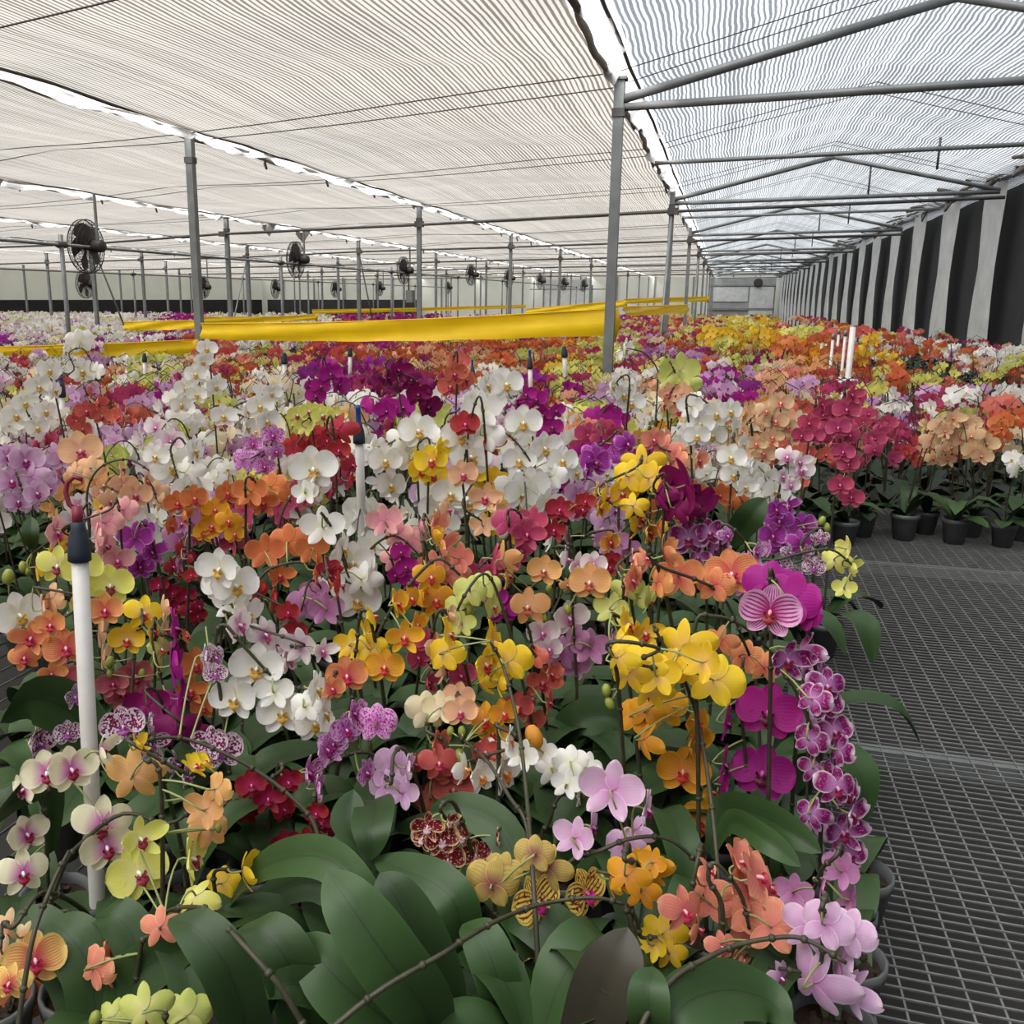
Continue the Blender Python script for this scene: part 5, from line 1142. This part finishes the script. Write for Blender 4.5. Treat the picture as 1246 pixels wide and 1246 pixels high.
# two raised green trays of orchids near the aisle, with white stakes
def tray(px, py, D, cols, n, lab, word):
    p = at(px, py, D); zt = BENCH+.27; t = empty('green_tray', (p.x, p.y, BENCH), lab, 'tray'); nx = (n+1)//2
    mb = MB(); w_ = .1*nx+.05; mb.box(-w_, w_, -.17, .17, .19, .215); mb.box(-w_, w_, -.17, -.155, .215, .27); mb.box(-w_, w_, .155, .17, .215, .27); mb.build('tray_bed', M_['green'], t, smooth=False)
    for sx in (-1, 1):
        for sy in (-1, 1): mb = MB(); mb.box(sx*(w_-.03)-.012, sx*(w_-.03)+.012, sy*.14-.012, sy*.14+.012, 0, .19); mb.build('leg', M_['steel'], t, smooth=False)
    for i in range(n):
        k = cols[i % len(cols)]; c = i % nx; rr_ = i//nx
        make_mid(p.x+(c-(nx-1)/2)*.19, p.y-.08+.16*rr_, BENCH+.216, rc.uniform(-.9, .9), rc.randrange(12), k, '%s orchid, %s from left in the %s row of the %s' % (WORD[k], ORD[c], ('front', 'back')[rr_], word), 'orchids on the raised green trays', 1, rc.uniform(.95, 1.08))
tray(925, 385, 9.0, ['yellow', 'lemon', 'yellow', 'gold', 'lemon'], 10, 'raised green tray full of yellow orchids beside the aisle', 'yellow raised tray')
tray(1022, 390, 7.6, ['orange', 'gold', 'coral', 'yellow'], 8, 'raised green tray of orange orchids at the right edge among white stakes', 'orange raised tray')
for i, (px, py, D) in enumerate(((986, 418, 8.0), (1001, 410, 7.4), (1007, 405, 7.9), (1014, 408, 7.0), (1021, 402, 7.5), (1029, 404, 6.9), (1038, 398, 6.0), (994, 420, 8.4))):
    p = at(px, py, D); t = empty('white_stake', (p.x, p.y, BENCH), 'white upright stake, %s from left of those below the orange tray' % ORD[(0, 2, 3, 4, 5, 6, 7, 1)[i]], 'stake', 'white stakes beside the aisle')
    mb = MB(); mb.tube([(0, 0, 0), (0, 0, p.z-BENCH)], .010 if i != 6 else .018, 8); mb.build('rod', M_['pipe_white'], t)
    mb = MB(); mb.lathe([(.011, 0), (.013, .0), (.013, .04), (0, .045)], 8, 0, Matrix.Translation((0, 0, p.z-BENCH-.03))); mb.build('cap', M_['steel'], t)

# ------------------------------------------------------------------ the rest of the field as one joined mass
KI = {k: i for i, k in enumerate(K)}
fm = [kmats(k)[0] for k in K]; nK = len(fm); fm += [M_['leaf'], M_['stem']]; LEAFI, STEMI = nK, nK+1
lips = {}
for k in K: lips[k] = len(fm); fm.append(kmats(k)[1])
def tmpl(seed, lod):
    sm, lf, pl = PROTO[seed % 12]; mb = MB(); r = random.Random(seed)
    if lod == 2: pl = pl[::2]
    for (p, f, wm, rl, sh) in pl:
        M = Matrix.Translation(p) @ facing(f, rl) @ Matrix.Scale(wm*(.86 if lod == 1 else 1.08), 4)
        b = MB(); s = SHAPES[sh]
        if lod == 1:
            for (a, L, W) in ((90, .46, .17), (-52, .45, .16), (-128, .45, .16)):
                d = Vector((math.cos(R(a)), math.sin(R(a)), 0)); q = Vector((-d.y, d.x, 0))
                b.face([d*0, d*L*.5-q*W, d*L+UP*s['sb'], d*L*.5+q*W], 0)
            for sg in (-1, 1):
                b.face([Vector((0, 0, .01)), Vector((sg*.2, .27, .02)), Vector((sg*.46, .2, .02+s['pb'])), Vector((sg*.5, -.02, .02+s['pb'])), Vector((sg*.25, -.2, .02))], 0)
            b.face([(-.06, -.02, .05), (0, -.22, .08), (.06, -.02, .05), (0, .04, .08)], 2)
        else:
            b.face([(-.5, .1, 0), (-.3, -.2, 0), (0, 0, .02), (-.15, .3, 0)], 0); b.face([(.5, .1, 0), (.15, .3, 0), (0, 0, .02), (.3, -.2, 0)], 0)
            b.face([(-.2, .4, 0), (-.25, -.4, 0), (.25, -.4, 0), (.2, .4, 0)], 0)
        base = len(mb.v); mb.v += [M @ Vector(v) for v in b.v]
        for fc, mm in zip(b.f, b.m): mb.f.append(tuple(base+i for i in fc)); mb.m.append(mm)
        mb.uv += b.uv
    for i in range(5 if lod == 1 else 3):
        a = r.uniform(0, 6.28); L = r.uniform(.16, .22); W = .04; c, s = math.cos(a), math.sin(a); h = r.uniform(.05, .14)
        mb.face([(0, 0, .1), (c*L*.5-s*W, s*L*.5+c*W, .1+h), (c*L, s*L, .1+h*.8), (c*L*.5+s*W, s*L*.5-c*W, .1+h)], 1)
    if lod == 1:
        for (p, f, wm, rl, sh) in pl[::3]:
            q = p+Vector((0, .02, .03)); A = [Vector((0, 0, .1)), Vector((q.x*.12, q.y*.12, q.z*.6)), Vector((q.x*.35, q.y*.35, q.z*.97)), Vector((q.x*.65, q.y*.65, q.z*1.05)), q]
            for u_, v_ in zip(A, A[1:]):
                e_ = Vector((.005, 0, 0)) if abs(v_.z-u_.z) > .08 else Vector((0, 0, -.005)); mb.face([u_, u_+e_, v_+e_, v_], 3)
    V = np.array([tuple(v) for v in mb.v]); 
    return V, mb.f, mb.m
T1 = [tmpl(i, 1) for i in range(12)]; T2 = [tmpl(i, 2) for i in range(12)]
vs = []; loops = []; starts = []; tot = []; mats_ = []; off = 0; lo = 0; cnt = 0
rf = random.Random(4)
for (D, X, Y, px, py) in far:
    kind = colour_at(px, py, rf); T = (T1 if D < 15 else T2)[rf.randrange(12)]
    V, F, Mi = T; a = rf.uniform(-1, 1); c, s = math.cos(a), math.sin(a); sc = rf.uniform(.84, 1.13)*(1.0 if D < 15 else 1.12)
    z0 = BENCH-(.0 if D < 15 else .09)
    W = np.empty_like(V); W[:, 0] = (V[:, 0]*c-V[:, 1]*s)*sc+X; W[:, 1] = (V[:, 0]*s+V[:, 1]*c)*sc+Y; W[:, 2] = V[:, 2]*(sc if D < 15 else 1.02)+z0
    vs.append(W)
    for f, m in zip(F, Mi):
        starts.append(lo); tot.append(len(f)); loops.extend([off+i for i in f]); lo += len(f)
        mats_.append(KI[kind] if m == 0 else (LEAFI if m == 1 else (lips[kind] if m == 2 else STEMI)))
    off += len(V); cnt += 1
me = bpy.data.meshes.new('orchid_mass'); V = np.concatenate(vs).astype(np.float32)
me.vertices.add(len(V)); me.vertices.foreach_set('co', V.ravel()); me.loops.add(lo); me.loops.foreach_set('vertex_index', loops)
me.polygons.add(len(starts)); me.polygons.foreach_set('loop_start', starts); me.polygons.foreach_set('material_index', mats_)
ul = me.uv_layers.new(name='UVMap'); ul.data.foreach_set('uv', np.full(lo*2, .5, dtype=np.float32))
for m in fm: me.materials.append(m)
me.update(calc_edges=True); me.validate()
o = link('orchid_mass', me); tag(o, 'distant mass of orchids of every colour filling the benches to the far walls', 'orchids', None, 'stuff')
print('far tris', len(starts)*2)
